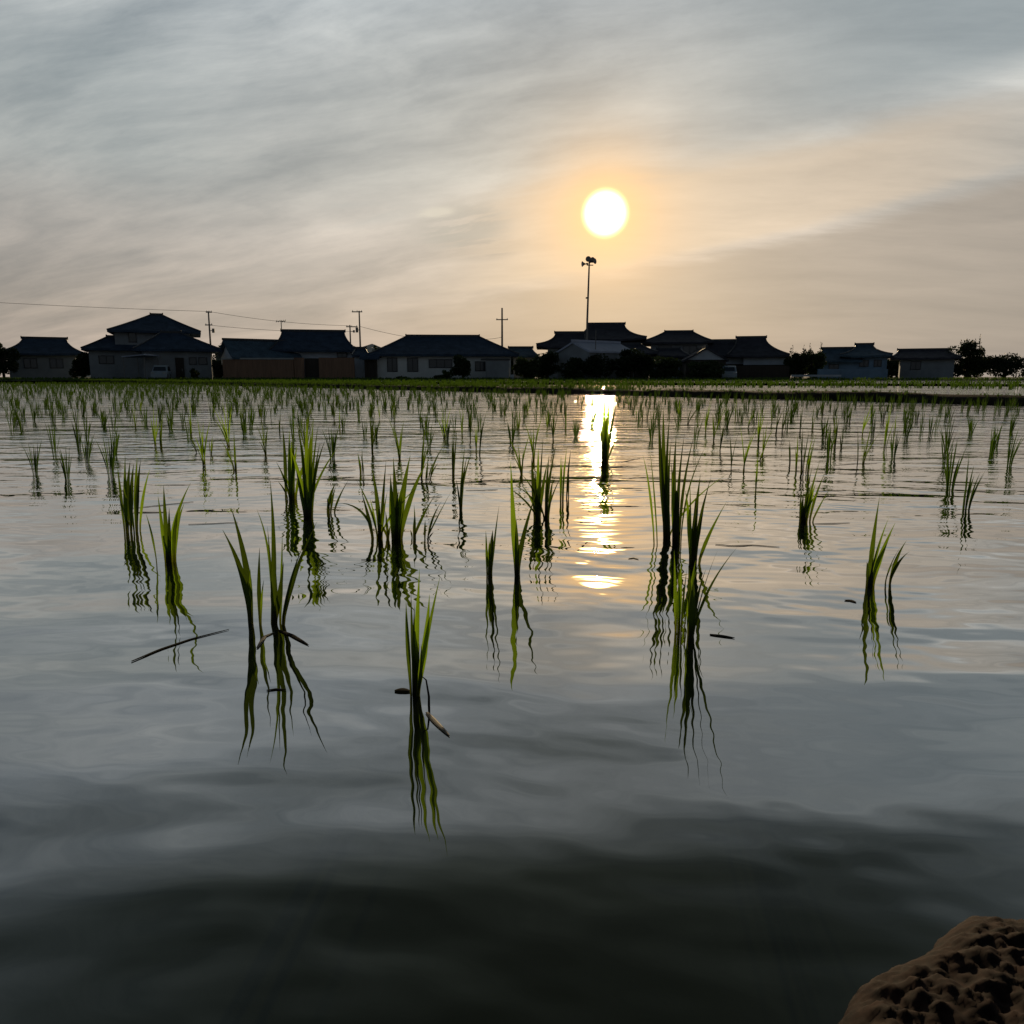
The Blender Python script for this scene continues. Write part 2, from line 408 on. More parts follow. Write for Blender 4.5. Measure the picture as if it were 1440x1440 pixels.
def tip_at(px, py, Y): return at(px, py, Y)
HILLS = []       # world positions of every individual seedling, for spacing and labels
def seedling_px(label, bx, by, blades, stems=(), detail=True, lean=(.03, .10), group=None, cat='rice plant'):
    """a seedling whose foot stands in the water at (bx, by); every blade is (dx, tipx, tipy, width px[, ctrl px, ctrl py])"""
    P = on_z(bx, by); s = P.y / F * 1.02
    root = empty('rice_seedling', (P.x, P.y, 0), label, cat, group) if detail else None
    one = MB()
    for bl in blades:
        dx, tx, ty, w = bl[:4]; yo = random.uniform(-.012, .012) * min(1.5, P.y)
        B = Vector((P.x + dx * s, P.y + yo * .5, 0)); T = at(tx, ty, P.y * (1 - (random.uniform(*lean) if P.y < 1.7 else random.uniform(-.01, .03))) + yo); C = None
        if len(bl) > 4: C = at(bl[4], bl[5], P.y + yo)
        mb = MB() if detail else one
        b0 = Vector((P.x, P.y, 0))
        blade(mb, B - b0, T - b0, w * s * .86, None if C is None else C - b0, seg=10 if detail else 6)
        if detail: mb.build('leaf', M['rice'], root, True)
    if detail and by < 760:      # a few thin stray blades loosen the tuft
        hh = by - min(b_[2] for b_ in blades)
        for q_ in range(2):
            mb = MB(); b0 = Vector((P.x, P.y, 0)); T = at(bx + random.uniform(-.45, .5) * hh, by - hh * random.uniform(.35, .8), P.y + random.uniform(-.04, .02))
            blade(mb, (random.uniform(-3, 3) * s, 0, 0), T - b0, 3.6 * s, seg=10); mb.build('leaf', M['rice'], root, True)
    for (dx, tx, ty, w) in stems:
        b0 = Vector((P.x, P.y, 0)); B = Vector((dx * s, 0, -.012)); T = at(tx, ty, P.y) - b0
        MB().tube([B, B.lerp(T, .4), B.lerp(T, .75), T], [w*s*.40, w*s*.40, w*s*.34, w*s*.15], 8).build('stem', M['rice'], root, True)
    if not detail:
        root = one.build('rice_seedling', M['rice'], None, True); root.location = (P.x, P.y, 0); tag(root, label, cat, group)
    HILLS.append((P.x, P.y)); return root

G1 = 'rice seedlings in the near water'
seedling_px('nearest rice seedling, one upright thick stem with splayed leaf tips, centre foreground', 584, 977, [
    (-2, 590, 800, 11, 586, 880), (3, 604, 836, 12, 600, 905), (-5, 571, 846, 9, 572, 900), (0, 578, 834, 7, 579, 900),
    (4, 619, 810, 7, 600, 890), (5, 592, 905, 8, 594, 940), (-3, 583, 850, 8, 581, 900)], [(0, 586, 880, 13)], group=G1)
seedling_px('rice seedling with two broad leaves leaning left, just left of the nearest fuller one', 353, 876, [
    (0, 313, 745, 12, 351, 812), (2, 325, 714, 12, 353, 800), (-1, 352, 800, 7)], [(0, 351, 815, 8)], group=G1)
seedling_px('two short thin rice shoots between the two left foreground seedlings', 365, 877, [
    (0, 365, 770, 7, 363, 820), (4, 371, 815, 4)], group=G1)
seedling_px('tallest left foreground rice seedling, one very long upright leaf and broad leaf leaning right', 385, 878, [
    (-4, 380, 676, 9, 389, 780), (-3, 361, 716, 5, 385, 770), (0, 376, 740, 4), (2, 386, 760, 13, 384, 830),
    (8, 397, 748, 7, 396, 820), (14, 446, 733, 10, 406, 815), (14, 425, 770, 5, 404, 820), (1, 399, 790, 10, 393, 840)],
    [(0, 386, 830, 7)], group=G1)
seedling_px('fan of five leaves standing alone near the left edge, above the floating leaf', 237, 791, [
    (-6, 222, 697, 6), (-1, 230, 682, 7), (4, 268, 679, 8, 238, 735), (8, 259, 708, 9, 243, 745), (2, 238, 714, 6), (9, 250, 720, 5),
    (-14, 205, 722, 4)], [(0, 235, 750, 9)], group=G1)
seedling_px('dense dark rice seedling at the far left edge of the foreground', 186, 748, [
    (-5, 183, 648, 8), (0, 188, 652, 8), (4, 193, 643, 7), (6, 198, 646, 7), (9, 211, 659, 5), (-7, 176, 640, 7), (-9, 165, 655, 6)], group=G1)
seedling_px('rice seedling with many upright leaves, left one of the tall pair, shaded foot', 410, 702, [
    (-8, 397, 598, 6, 402, 640), (-1, 407, 604, 6), (3, 412, 598, 5), (6, 443, 632, 6, 418, 660), (2, 418, 625, 6), (-4, 390, 676, 4), (0, 410, 620, 8)],
    [(0, 410, 660, 9)], group=G1)
seedling_px('rice seedling with the densest leaves, right one of the tall pair', 433, 728, [
    (-5, 409, 633, 8, 424, 668), (0, 432, 586, 8), (-3, 417, 592, 6, 430, 650), (4, 441, 588, 6), (6, 457, 620, 5, 440, 660),
    (4, 448, 596, 5), (-5, 416, 660, 6), (2, 437, 610, 11), (-2, 425, 625, 9), (5, 450, 622, 6)], [(0, 433, 675, 12)], group=G1)
seedling_px('two separate short leaves leaning right, between the tall pair and the wide clump', 465, 722, [
    (-5, 472, 679, 6), (4, 492, 672, 5, 474, 700)], group=G1)
seedling_px('rice seedling with a leaf drooping over to the left, left half of the wide clump', 534, 757, [
    (-1, 522, 652, 8, 533, 705), (1, 543, 647, 6, 538, 700), (-10, 508, 691, 7, 520, 730), (-8, 472, 707, 5, 517, 707), (3, 545, 690, 5), (-4, 520, 700, 4)],
    [(0, 533, 715, 6)], group=G1)
seedling_px('brightest broad-leaved rice seedling, right half of the wide clump at centre left', 558, 757, [
    (-4, 549, 668, 11, 551, 715), (0, 553, 643, 10, 557, 705), (3, 577, 640, 12, 562, 705), (6, 600, 650, 9, 572, 700), (1, 563, 690, 10), (4, 570, 680, 7)],
    [(-1, 557, 712, 13)], group=G1)
seedling_px('one thin short shoot inside the wide clump', 546, 757, [(0, 542, 718, 5), (1, 545, 740, 3)], group=G1)
seedling_px('slender bright leaf leaning right beside the wide clump', 582, 757, [(0, 613, 694, 6, 590, 730), (-3, 577, 745, 3)], group=G1)
seedling_px('thin single leaf slanting right, outermost of the wide clump', 600, 758, [(0, 636, 688, 4, 612, 732), (3, 610, 748, 3)], group=G1)
seedling_px('small narrow rice seedling standing alone just right of centre', 687, 807, [
    (-2, 683, 746, 5), (3, 693, 745, 8), (4, 702, 710, 5, 694, 765), (1, 688, 760, 6)], [(1, 689, 770, 6)], group=G1)
seedling_px('rice seedling forked into two long leaves like a narrow V, right of centre', 727, 808, [
    (-1, 718, 648, 10, 722, 740), (2, 755, 690, 9, 729, 765), (0, 726, 730, 8)], [(0, 727, 765, 8)], group=G1)
seedling_px('upright rice seedling with bright leaves, left of the glittering sun track', 756, 729, [
    (-4, 747, 643, 8, 751, 690), (1, 764, 610, 8, 759, 680), (0, 757, 630, 7), (3, 770, 650, 6), (-2, 752, 660, 6)], [(0, 757, 685, 8)], group=G1)
seedling_px('reddish-brown backlit rice seedling leaning right, nearest the sun track', 768, 729, [
    (0, 783, 622, 7, 769, 680), (3, 778, 672, 5), (1, 790, 668, 3, 773, 700), (-1, 772, 640, 5)], [(0, 769, 690, 6)], group=G1)
seedling_px('tall dark dense rice seedling, back of the big right cluster', 938, 756, [
    (-3, 926, 579, 8, 929, 660), (-1, 933, 574, 9, 932, 650), (1, 942, 583, 7, 934, 660), (-2, 929, 604, 8, 931, 690), (2, 944, 618, 6, 937, 690)],
    [(0, 936, 680, 13)], group=G1)
seedling_px('dense rice seedling leaning right with feathery tips, middle of the big right cluster', 950, 764, [
    (0, 951, 611, 8, 945, 690), (3, 963, 608, 8, 950, 690), (5, 976, 612, 5, 956, 690), (-2, 944, 650, 9), (7, 992, 628, 3, 960, 690),
    (-30, 904, 640, 4, 915, 680), (-26, 913, 626, 5, 920, 680)], [(0, 951, 690, 12)], group=G1)
seedling_px('rice seedling with five bright leaves spread to the right, front of the big cluster', 974, 792, [
    (-4, 970, 672, 8), (0, 985, 667, 9, 975, 740), (4, 1000, 671, 7, 980, 735), (2, 994, 690, 7), (8, 1022, 705, 7, 990, 760), (-4, 964, 690, 8), (0, 978, 700, 9)],
    [(0, 975, 745, 10)], group=G1)
seedling_px('short bright rice seedling in the right foreground, left of its twin', 955, 889, [
    (-4, 948, 774, 8, 950, 830), (0, 958, 788, 8), (4, 966, 800, 5), (1, 953, 800, 6), (8, 990, 770, 4, 968, 830)], group=G1)
seedling_px('nearest right foreground rice seedling, thin leaf reaching far right', 972, 895, [
    (-2, 978, 788, 12, 969, 840), (1, 993, 800, 7), (3, 1010, 772, 4, 985, 830), (2, 1037, 769, 5, 990, 825), (-3, 968, 795, 8), (0, 975, 815, 10)],
    [(-1, 972, 845, 8)], group=G1, lean=(.08, .15))
seedling_px('right-leaning clump of bright leaves alone in open water, right of the big cluster', 1130, 734, [
    (-3, 1130, 690, 6), (0, 1143, 653, 7, 1133, 695), (2, 1153, 648, 6, 1138, 695), (-5, 1127, 680, 5), (3, 1147, 680, 6), (1, 1139, 668, 7),
    (10, 1160, 665, 5, 1144, 700), (12, 1169, 684, 6, 1152, 710)], [(0, 1130, 712, 8)], group=G1)
seedling_px('bright rice seedling with one tall straight leaf, close to the right edge', 1223, 823, [
    (-5, 1219, 790, 6), (0, 1237, 698, 10, 1226, 765), (4, 1259, 735, 9, 1234, 785), (2, 1243, 745, 9), (3, 1250, 728, 6), (-2, 1228, 770, 8)],
    [(0, 1225, 785, 10)], group=G1)
seedling_px('small tuft at the right edge beside the tall straight-leaved seedling', 1247, 820, [
    (-4, 1266, 770, 7), (2, 1275, 760, 6), (4, 1280, 775, 6), (0, 1258, 790, 5)], group=G1)
seedling_px('large dense rice clump rising over the sun track, darkest against the glitter', 850, 650, [
    (-3, 844, 578, 6, 847, 610), (-1, 850, 556, 7), (1, 857, 561, 7), (3, 866, 572, 5, 858, 605), (0, 853, 590, 7), (-2, 847, 606, 6), (4, 869, 612, 3, 860, 630)],
    [(0, 852, 615, 8)], group=G1)

# mid-distance seedlings read off the photograph: foot, then leaf tips
MID = [
 (218,629,[(211,584),(216,568),(222,575),(226,592),(214,600)]), (227,629,[(226,585),(230,575),(224,600)]), (241,604,[(236,568),(243,572),(246,560),(239,582)]),
 (191,602,[(184,565),(190,560),(195,575)]), (198,586,[(196,556),(202,555),(199,562)]), (269,612,[(262,565),(268,575),(266,556)]),
 (287,655,[(268,616),(277,584),(286,593),(296,590),(292,605),(281,600)]), (297,640,[(299,613),(294,618)]), (276,637,[(266,614)]),
 (331,661,[(311,619),(329,604),(330,640)]), (322,628,[(296,568),(304,586),(312,562),(318,556),(300,588),(326,570)]),
 (340,592,[(336,560),(342,556),(347,570)]), (374,641,[(359,594),(368,590),(377,598),(375,605)]), (367,591,[(361,560),(366,556),(372,565)]),
 (381,590,[(378,556),(384,562)]), (394,610,[(395,576),(392,590)]), (430,640,[(418,594),(428,580),(437,572),(441,590)]), (437,585,[(433,558),(440,560),(445,570)]),
 (470,591,[(463,560),(468,552),(473,562),(477,565)]), (478,607,[(478,572),(476,585)]), (524,636,[(519,567),(523,560),(528,575),(535,594),(521,590)]),
 (534,592,[(530,560),(535,566)]), (507,664,[(503,637),(505,642)]), (511,668,[(509,630)]),
 (562,646,[(544,582),(552,600),(568,590),(565,600)]), (555,596,[(550,560),(556,557),(560,570)]), (592,672,[(603,570),(607,617),(600,590),(597,610)]),
 (599,678,[(602,642)]), (604,674,[(624,627),(610,650)]), (625,618,[(613,585),(621,572),(627,575),(635,570),(617,592),(630,590)]),
 (650,614,[(645,572),(650,560),(654,570)]), (661,620,[(662,575),(658,566),(664,580)]), (637,668,[(640,597),(636,610),(643,602),(639,620)]),
 (648,716,[(654,625),(664,634),(641,673),(651,650),(657,640)]), (669,637,[(668,600),(671,597),(667,610)]), (674,640,[(679,591),(684,580),(676,610)]),
 (581,578,[(576,555),(583,556)]), (610,582,[(608,556),(613,560)]), (693,585,[(690,560),(696,562)]), (709,590,[(712,570),(706,568)]),
 (733,667,[(711,607),(727,620),(745,610),(736,630)]), (729,607,[(727,575),(732,572),(734,580)]), (750,648,[(737,592),(745,600),(758,592),(764,580),(752,610)]),
 (742,580,[(738,556),(743,556),(747,562)]), (778,622,[(771,577),(777,562),(781,566),(786,580),(774,590)]), (770,604,[(766,580),(772,575)]),
 (795,606,[(797,575),(796,582)]), (790,706,[(789,640),(797,630),(793,650)]), (798,700,[(803,631),(799,650)]), (818,573,[(816,554),(820,553),(822,557)]),
 (884,573,[(879,554),(884,552),(889,555)]), (895,588,[(897,572),(893,575)]),
 (903,592,[(901,566),(905,570)]), (910,590,[(912,560),(916,566),(908,568)]), (916,601,[(915,576),(922,574),(919,580)]), (955,592,[(951,560),(956,556),(960,562)]),
 (967,597,[(967,574),(975,570),(984,575),(988,568)]), (982,606,[(978,580),(988,575)]), (992,610,[(995,570),(999,562),(1002,560),(997,580)]),
 (1003,620,[(1001,578),(1008,585),(1018,575),(1026,566),(1004,595)]), (1013,634,[(1018,595),(1024,584),(1015,610)]), (1028,658,[(1026,609),(1040,603)]),
 (1034,588,[(1032,560),(1037,562),(1036,556)]), (1046,663,[(1040,596),(1064,604),(1050,625),(1058,610)]), (1052,603,[(1062,570),(1060,580),(1066,572)]),
 (1066,625,[(1066,578),(1071,568),(1074,570),(1078,575),(1069,590)]), (1072,640,[(1080,590),(1078,610),(1090,600)]), (1085,596,[(1084,560),(1088,566),(1083,570)]),
 (1091,612,[(1098,562),(1094,575),(1104,572)]), (1100,607,[(1104,560),(1110,572),(1118,570),(1102,580)]), (1062,690,[(1066,640),(1064,660)]), (1068,648,[(1084,640),(1076,630)]),
 (1111,653,[(1110,618),(1109,625)]), (1119,663,[(1122,610),(1118,628)]), (1128,663,[(1125,606),(1129,600),(1138,606),(1131,620)]), (1135,665,[(1148,610),(1140,622),(1144,612)]),
 (1125,607,[(1130,566),(1127,575),(1139,578)]), (1142,605,[(1147,562),(1145,575),(1143,570)]), (1156,590,[(1157,566),(1161,562),(1155,572)]),
 (1155,616,[(1167,587),(1160,595)]), (1174,629,[(1180,565),(1177,590),(1172,575),(1182,580)]), (1183,631,[(1184,593),(1188,600),(1181,610)]),
 (1169,625,[(1161,604),(1166,610)]), (1195,592,[(1196,565),(1201,564),(1198,572)]), (1212,612,[(1216,586),(1228,566),(1221,580),(1231,576)]), (1206,652,[(1209,615),(1206,600)]),
 (1213,652,[(1227,594),(1240,606),(1217,625)]), (1244,630,[(1252,565),(1248,580),(1256,560),(1262,585)]), (1258,608,[(1262,578),(1260,585)]),
 (1173,604,[(1171,572),(1174,578)])]
MARKS = [(180, 'the two-storey house'), (315, 'the low gabled house'), (415, 'the tall house with the aerial'), (520, 'the bungalow'), (633, 'the round dark tree'),
         (672, 'the plain utility pole'), (765, 'the white-roofed shed'), (812, 'the loudspeaker pole'), (880, 'the dark hedge'), (955, 'the pale blue gable'),
         (1015, 'the white-banded house'), (1105, 'the dark trees'), (1158, 'the far right house'), (1290, 'the far right trees')]
NUM = ['no', 'one', 'two', 'three', 'four', 'five', 'six', 'seven', 'eight', 'nine', 'ten']
ORD = ['nearest', 'second nearest', 'third nearest', 'fourth nearest', 'fifth nearest', 'sixth nearest', 'seventh nearest', 'eighth nearest', 'ninth nearest',
       'tenth nearest', 'eleventh nearest', 'twelfth nearest', 'thirteenth nearest', 'fourteenth nearest', 'fifteenth nearest', 'sixteenth nearest']
def mark(px):
    m = MARKS[0][1]
    for x, s_ in MARKS:
        if px >= x: m = s_
    return m
bins = {}
for i, (bx, by, tips) in enumerate(MID): bins.setdefault(mark(bx), []).append((-by, i))
rank = {}
for m_, l in bins.items():
    for r_, (_, i) in enumerate(sorted(l)): rank[i] = r_
for i, (bx, by, tips) in enumerate(MID):
    lean = sum(t[0] - bx for t in tips) / len(tips) / max(8, by - min(t[1] for t in tips))
    nl = len(tips)
    word = 'one leaf' if nl == 1 else NUM[nl] + ' leaves'
    word += ' leaning right' if lean > .2 else (' leaning left' if lean < -.2 else '')
    d = on_z(bx, by).y
    wpx = .0076 * F / d
    tall = max(1, by - min(t[1] for t in tips))
    bl = [((random.uniform(-.6, .6) * wpx), tx, ty, wpx * random.uniform(.75, 1.15)) for tx, ty in tips]
    bl += [(random.uniform(-.5, .5) * wpx, bx + (tips[q_ % nl][0] - bx) * .6 + random.uniform(-3, 3), by - tall * random.uniform(.45, .8), wpx) for q_ in range(2 if nl > 2 else 1)]
    seedling_px(f'rice seedling of {word}, {ORD[rank[i]]} mid-field below {mark(bx)}', bx, by, bl, detail=False,
                group='rice seedlings in the middle distance')

# the rest of the planted field, on loose rows
def tuft(mb, x, y, hgt, n, lean=0.0, seg=4, w=.0055, z=0.0):
    ph = random.random() * 6.28
    for k_ in range(n):
        a = ph + k_ * 2.4; sp_ = random.uniform(.03, .24) * hgt
        hh = hgt * random.uniform(.6, 1.05)
        bx, by = x + .008 * math.cos(a), y + .008 * math.sin(a)
        blade(mb, (bx, by, z), (bx + math.cos(a) * sp_ + lean * hh, by + math.sin(a) * sp_ * .8, z + hh), w * random.uniform(.7, 1.2), seg=seg)
cand = []
for iy in range(0, 260):
    y = 1.0 + iy * .28
    for ix in range(-110, 110):
        x = ix * .36 + (iy % 2) * .1 + (iy * .137 % .3)
        xx = x + random.uniform(-.12, .12); yy = y + random.uniform(-.11, .11)
        if random.random() < .45 or bund_s(xx, yy) > -.15 or abs(xx) > .72 * yy + .3: continue
        cand.append((xx, yy))
def px_of(x, y, z=0):
    v = Vector((x, y, z - H)); fy = v.y * math.cos(PITCH) - v.z * math.sin(PITCH); uz = v.y * math.sin(PITCH) + v.z * math.cos(PITCH)
    return 720 + F * v.x / fy, 720 - F * uz / fy
far = []
for x, y in cand:
    px, py = px_of(x, y); inside = 170 < px < 1275
    if y < 2.3: continue
    if inside and (y < 3.6 or (y < 5.6 and random.random() < .6)): continue
    md = min((hx - x) ** 2 + ((hy - y) * .8) ** 2 for hx, hy in HILLS) if y < 16 else 9
    if md < .16 ** 2: continue
    if inside and 838 < px < 868 and y < 16 and y > 5: continue
    if 800 < px < 838 and random.random() < .75 and y < 18: continue
    far.append((y, x, px, py))
far.sort()
n_ind = 300 - len(HILLS); nid = 0
G2 = 'small rice seedlings in the crowded far rows'
protos = []
for i in range(14):
    mb = MB(); tuft(mb, 0, 0, random.uniform(.15, .21), random.randint(5, 9), random.uniform(-.06, .22), 5, .0066)
    o = mb.build('rice_seedling', M['rice_far'], None, True); protos.append(o)
used = set()
for (y, x, px, py) in far[:n_ind]:
    j = random.randrange(len(protos)); p = protos[j]
    if j in used: o = p.copy(); COL.objects.link(o)
    else: o = p; used.add(j)
    o.location = (x, y, 0); o.rotation_euler = (0, 0, random.uniform(-.5, .5)); s_ = random.uniform(.85, 1.15); o.scale = (s_, s_, s_)
    if px < 175: lab, g = 'young rice seedling in the open water left of the two-storey house', 'rice seedlings at the far left'
    elif px > 1268: lab, g = 'young rice seedling standing in the water at the far right', 'rice seedlings at the far right'
    elif px < 800: lab, g = 'small distant rice seedling in the crowded rows left of the sun glitter', G2 + ', left side'
    else: lab, g = 'small distant rice seedling in the crowded rows right of the sun glitter', G2 + ', right side'
    tag(o, lab, 'rice plant', g)
for j, p in enumerate(protos):
    if j not in used: bpy.data.objects.remove(p)
mb = MB()
for (y, x, px, py) in far[n_ind:]:
    if y > 45: continue
    n = 7 if y < 12 else 5
    tuft(mb, x, y, random.uniform(.13, .20), n, random.uniform(-.05, .14), 3 if y < 14 else 2, .0078 if y < 14 else .011)
tag(mb.build('rice_field', M['rice_far'], None, True), 'far part of the flooded field thickly planted with small rice seedlings', 'rice', None, 'stuff')

# second paddy beyond the bund, closed rice canopy
mb = MB()
for i in range(9000):
    s_ = random.random() ** 1.4; t = random.uniform(-26, 92)
    d0 = 11.0 + 1.5 * math.sin(t * .15) - max(0, t - 6) * 1.1
    p = bp(t, (d0 if t < 14 else 1.2) + s_ * 40)
    if p.y > 75 or abs(p.x) > .74 * p.y + 1: continue
    tuft(mb, p.x, p.y, random.uniform(.15, .22), 3, 0, 2, .018 + .0006 * p.y, .05)
tag(mb.build('far_rice', M['rice_far'], None, True), 'even green rice covering the second field beyond the earth bund', 'rice', None, 'stuff')
# grass on the bund and along the far bank
mb = MB()
for i in range(7000):
    t = random.uniform(-20, 80); near = random.random()
    dens = 1.0 if t > 6 else (.45 if t > 0 else .22)
    if random.random() > dens: continue
    p = bp(t, random.uniform(.12, .85) if t < 6 else random.uniform(.0, 1.0))
    if abs(p.x) > .74 * p.y + 1: continue
    hgt = random.uniform(.03, .07) if t < 6 else random.uniform(.06, .15)
    z = bund_h(t) * .86
    tuft(mb, p.x, p.y, hgt, 3, 0, 2, .008 + .0004 * p.y, z)
tag(mb.build('bund_grass', M['grass'], None, True), 'short grass growing along the top of the earth bund', 'grass', None, 'stuff')
mb = MB()
for i in range(5000):
    x = random.uniform(-58, 58); y = random.uniform(74.3, 78.5)
    tuft(mb, x, y, random.uniform(.12, .35), 3, 0, 2, .07, LZ - .02)
tag(mb.build('bank_grass', M['grass'], None, True), 'grass along the foot of the houses at the far edge of the fields', 'grass', None, 'stuff')

# ------------------------------------------------------------------ things floating on the water
def flat_leaf(name, label, pts, wpx, m, lift=.0008, cat='dead leaf', group=None, arch=0.0):
    P = [on_z(*p) for p in pts]; c = P[0]; o = c.copy(); mb = MB(); vs = []; fs = []
    n = 14; s_ = c.length / F * 1.05
    def pt(u):
        f_ = u * (len(P) - 1); i = min(int(f_), len(P) - 2); return P[i].lerp(P[i + 1], f_ - i)
    for i in range(n + 1):
        u = i / n; p = pt(u); d = (pt(min(1, u + .05)) - pt(max(0, u - .05))).normalized(); sd_ = Vector((-d.y, d.x, 0))
        hw = wpx * s_ * .5 * (math.sin(math.pi * min(1, u * .92 + .08)) ** .6 + .05)
        z = lift + arch * math.sin(math.pi * u)
        for q_, zz in ((-1, 0.0), (-.4, .0004), (.4, .0005), (1, .0)):
            v = p + sd_ * hw * q_ - o; vs.append((v.x, v.y, z + zz))
    for i in range(n):
        for j in range(3): b = i * 4 + j; fs.append((b, b + 1, b + 5, b + 4))
    ob = mb.add(vs, fs).build(name, m, None, False); ob.location = (o.x, o.y, 0)
    so_ = ob.modifiers.new('thickness', 'SOLIDIFY'); so_.thickness = .0005
    return tag(ob, label, cat, group)
flat_leaf('dead_leaf', 'curled dark wet leaf floating against the nearest seedling, on its left', [(555, 973), (566, 972), (578, 974)], 10, M['dead'], .001, arch=.001)
flat_leaf('dead_leaf', 'bleached pale leaf floating right of the nearest seedling', [(600, 1003), (612, 1016), (632, 1036)], 7, M['pale_leaf'], .0008)
flat_leaf('dead_leaf', 'long dark blade floating on the water at the left edge of the foreground', [(185, 931), (225, 914), (270, 899), (322, 886)], 4, M['straw'])
flat_leaf('dead_leaf', 'pale broken leaf bent flat at the foot of the left foreground seedling', [(362, 912), (372, 896), (386, 890)], 5, M['pale_leaf'])
flat_leaf('dead_leaf', 'dark broken leaf lying right at the foot of the left foreground seedling', [(392, 887), (410, 894), (434, 908)], 6, M['dead'])
flat_leaf('dead_leaf', 'small dark leaf floating just right of the right foreground seedlings', [(998, 893), (1015, 895), (1033, 898)], 7, M['dead'])
flat_leaf('dead_leaf', 'tiny leaf scrap floating left of the right-edge seedling', [(1188, 845), (1196, 845), (1204, 848)], 6, M['dead'])
flat_leaf('dead_leaf', 'long straw floating in open water right of the big cluster', [(1006, 766), (1030, 768), (1060, 767), (1096, 770)], 3, M['straw'])
flat_leaf('dead_leaf', 'tiny leaf scrap in the water between the sun track and the right cluster', [(884, 786), (891, 785), (898, 787)], 4, M['pale_leaf'])
flat_leaf('dead_leaf', 'thin dark scrap floating below the left foreground reflections', [(375, 972), (388, 970), (402, 971)], 4, M['dead'])
# a stub of dead stem dipping into the water by the nearest seedling
p = on_z(603, 992); mb = MB(); a = at(592, 950, p.y) - p
mb.tube([a, a * .75 + Vector((.004, 0, .004)), a * .3 + Vector((.003, 0, 0)), Vector((0, 0, -.012))], [.0006, .001, .0014, .0018], 6)
o = mb.build('dead_stalk', M['dead'], None, True); o.location = p; tag(o, 'thin dark bent stalk dipping into the water right of the nearest seedling', 'stalk')
dark_strips = [(180, 716, 272, 706), (265, 738, 335, 735), (182, 722, 235, 721), (1180, 667, 1262, 664), (462, 661, 500, 661), (484, 681, 518, 680), (655, 690, 700, 689),  # some are floating straw, the rest imitate dark ripple troughs as strips
          (672, 670, 693, 669), (672, 680, 684, 680), (968, 657, 986, 656), (1000, 663, 1040, 660), (950, 676, 1026, 676), (874, 650, 900, 645), (1140, 633, 1168, 631),
          (1172, 655, 1240, 651), (1150, 691, 1190, 690), (1145, 737, 1195, 736), (508, 788, 545, 786), (300, 620, 340, 618), (600, 700, 622, 699), (232, 656, 240, 655)]
for a_, b_, c_, d_ in dark_strips:
    yb = on_z((a_ + c_) / 2, (b_ + d_) / 2).y
    flat_leaf('straw_trough_strip', 'thin dark strip on the water between seedlings, for straw and painted ripple troughs', [(a_, b_), ((a_ + c_) / 2, (b_ + d_) / 2 + random.uniform(-.5, .5)), (c_, d_)],
              min(2.4, 6.5 / yb), M['straw'], .001, 'straw', 'straws and painted ripple troughs on the water')

# ------------------------------------------------------------------ houses
def hip_roof(L, D, ze, zr, rl, off=0.0, curve=.15, up=0.0, t0=None, th=.22, rings=8, m=6):
    mb = MB(); vs = []; fs = []; ss = np.linspace(-1, 1, m + 1)
    def ring(hx, hy, z, cxo, lift):
        out = []
        for s_ in ss[:-1]: out.append((cxo + hx * s_, -hy, z + lift * abs(s_) ** 3))
        for s_ in ss[:-1]: out.append((cxo + hx, hy * s_, z + lift * abs(s_) ** 3))
        for s_ in ss[:-1]: out.append((cxo - hx * s_, hy, z + lift * abs(s_) ** 3))
        for s_ in ss[:-1]: out.append((cxo - hx, -hy * s_, z + lift * abs(s_) ** 3))
        return out
    n = 4 * m
    R_ = [ring(L/2 - .5, D/2 - .5, ze - th, 0, up * .6), ring(L/2, D/2, ze - th, 0, up)]
    for i in range(rings + 1):
        t = i / rings; tt = t if t0 is None else 1 - (1 - min(t, t0) / t0) ** 1.7
        hx = L/2 + (rl/2 - L/2) * tt; hy = max(.02, D/2 * (1 - t))
        R_.append(ring(hx, hy, ze + (zr - ze) * ((1 - curve) * t + curve * t * t), off * tt, up * (1 - t) ** 2))
    for r_ in R_: vs += r_
    for i in range(len(R_) - 1):
        for k_ in range(n): fs.append((i*n+k_, i*n+(k_+1) % n, (i+1)*n+(k_+1) % n, (i+1)*n+k_))
    fs.append(tuple(range(n))[::-1]); fs.append(tuple((len(R_)-1)*n + k_ for k_ in range(n)))
    return mb.add(vs, fs)
def gable_roof(L, D, ze, zr, th=.18, curve=.1):
    mb = MB(); pts = []; n = 6
    for i in range(-n, n + 1):
        t = 1 - abs(i) / n; pts.append((D/2 * i / n, ze + (zr - ze) * ((1 - curve) * t + curve * t * t)))
    vs = []; k_ = len(pts)
    for x in (-L/2, L/2):
        vs += [(x, y, z) for y, z in pts]; vs += [(x, y, z - th) for y, z in pts]
    fs = []
    for i in range(k_ - 1):
        fs += [(i, i+1, 2*k_+i+1, 2*k_+i)[::-1], (k_+i, k_+i+1, 3*k_+i+1, 3*k_+i), (i, i+1, k_+i+1, k_+i), (2*k_+i, 2*k_+i+1, 3*k_+i+1, 3*k_+i)[::-1]]
    fs += [(0, k_, 3*k_, 2*k_), (k_-1, 2*k_-1, 4*k_-1, 3*k_-1)[::-1]]
    return mb.add(vs, fs)

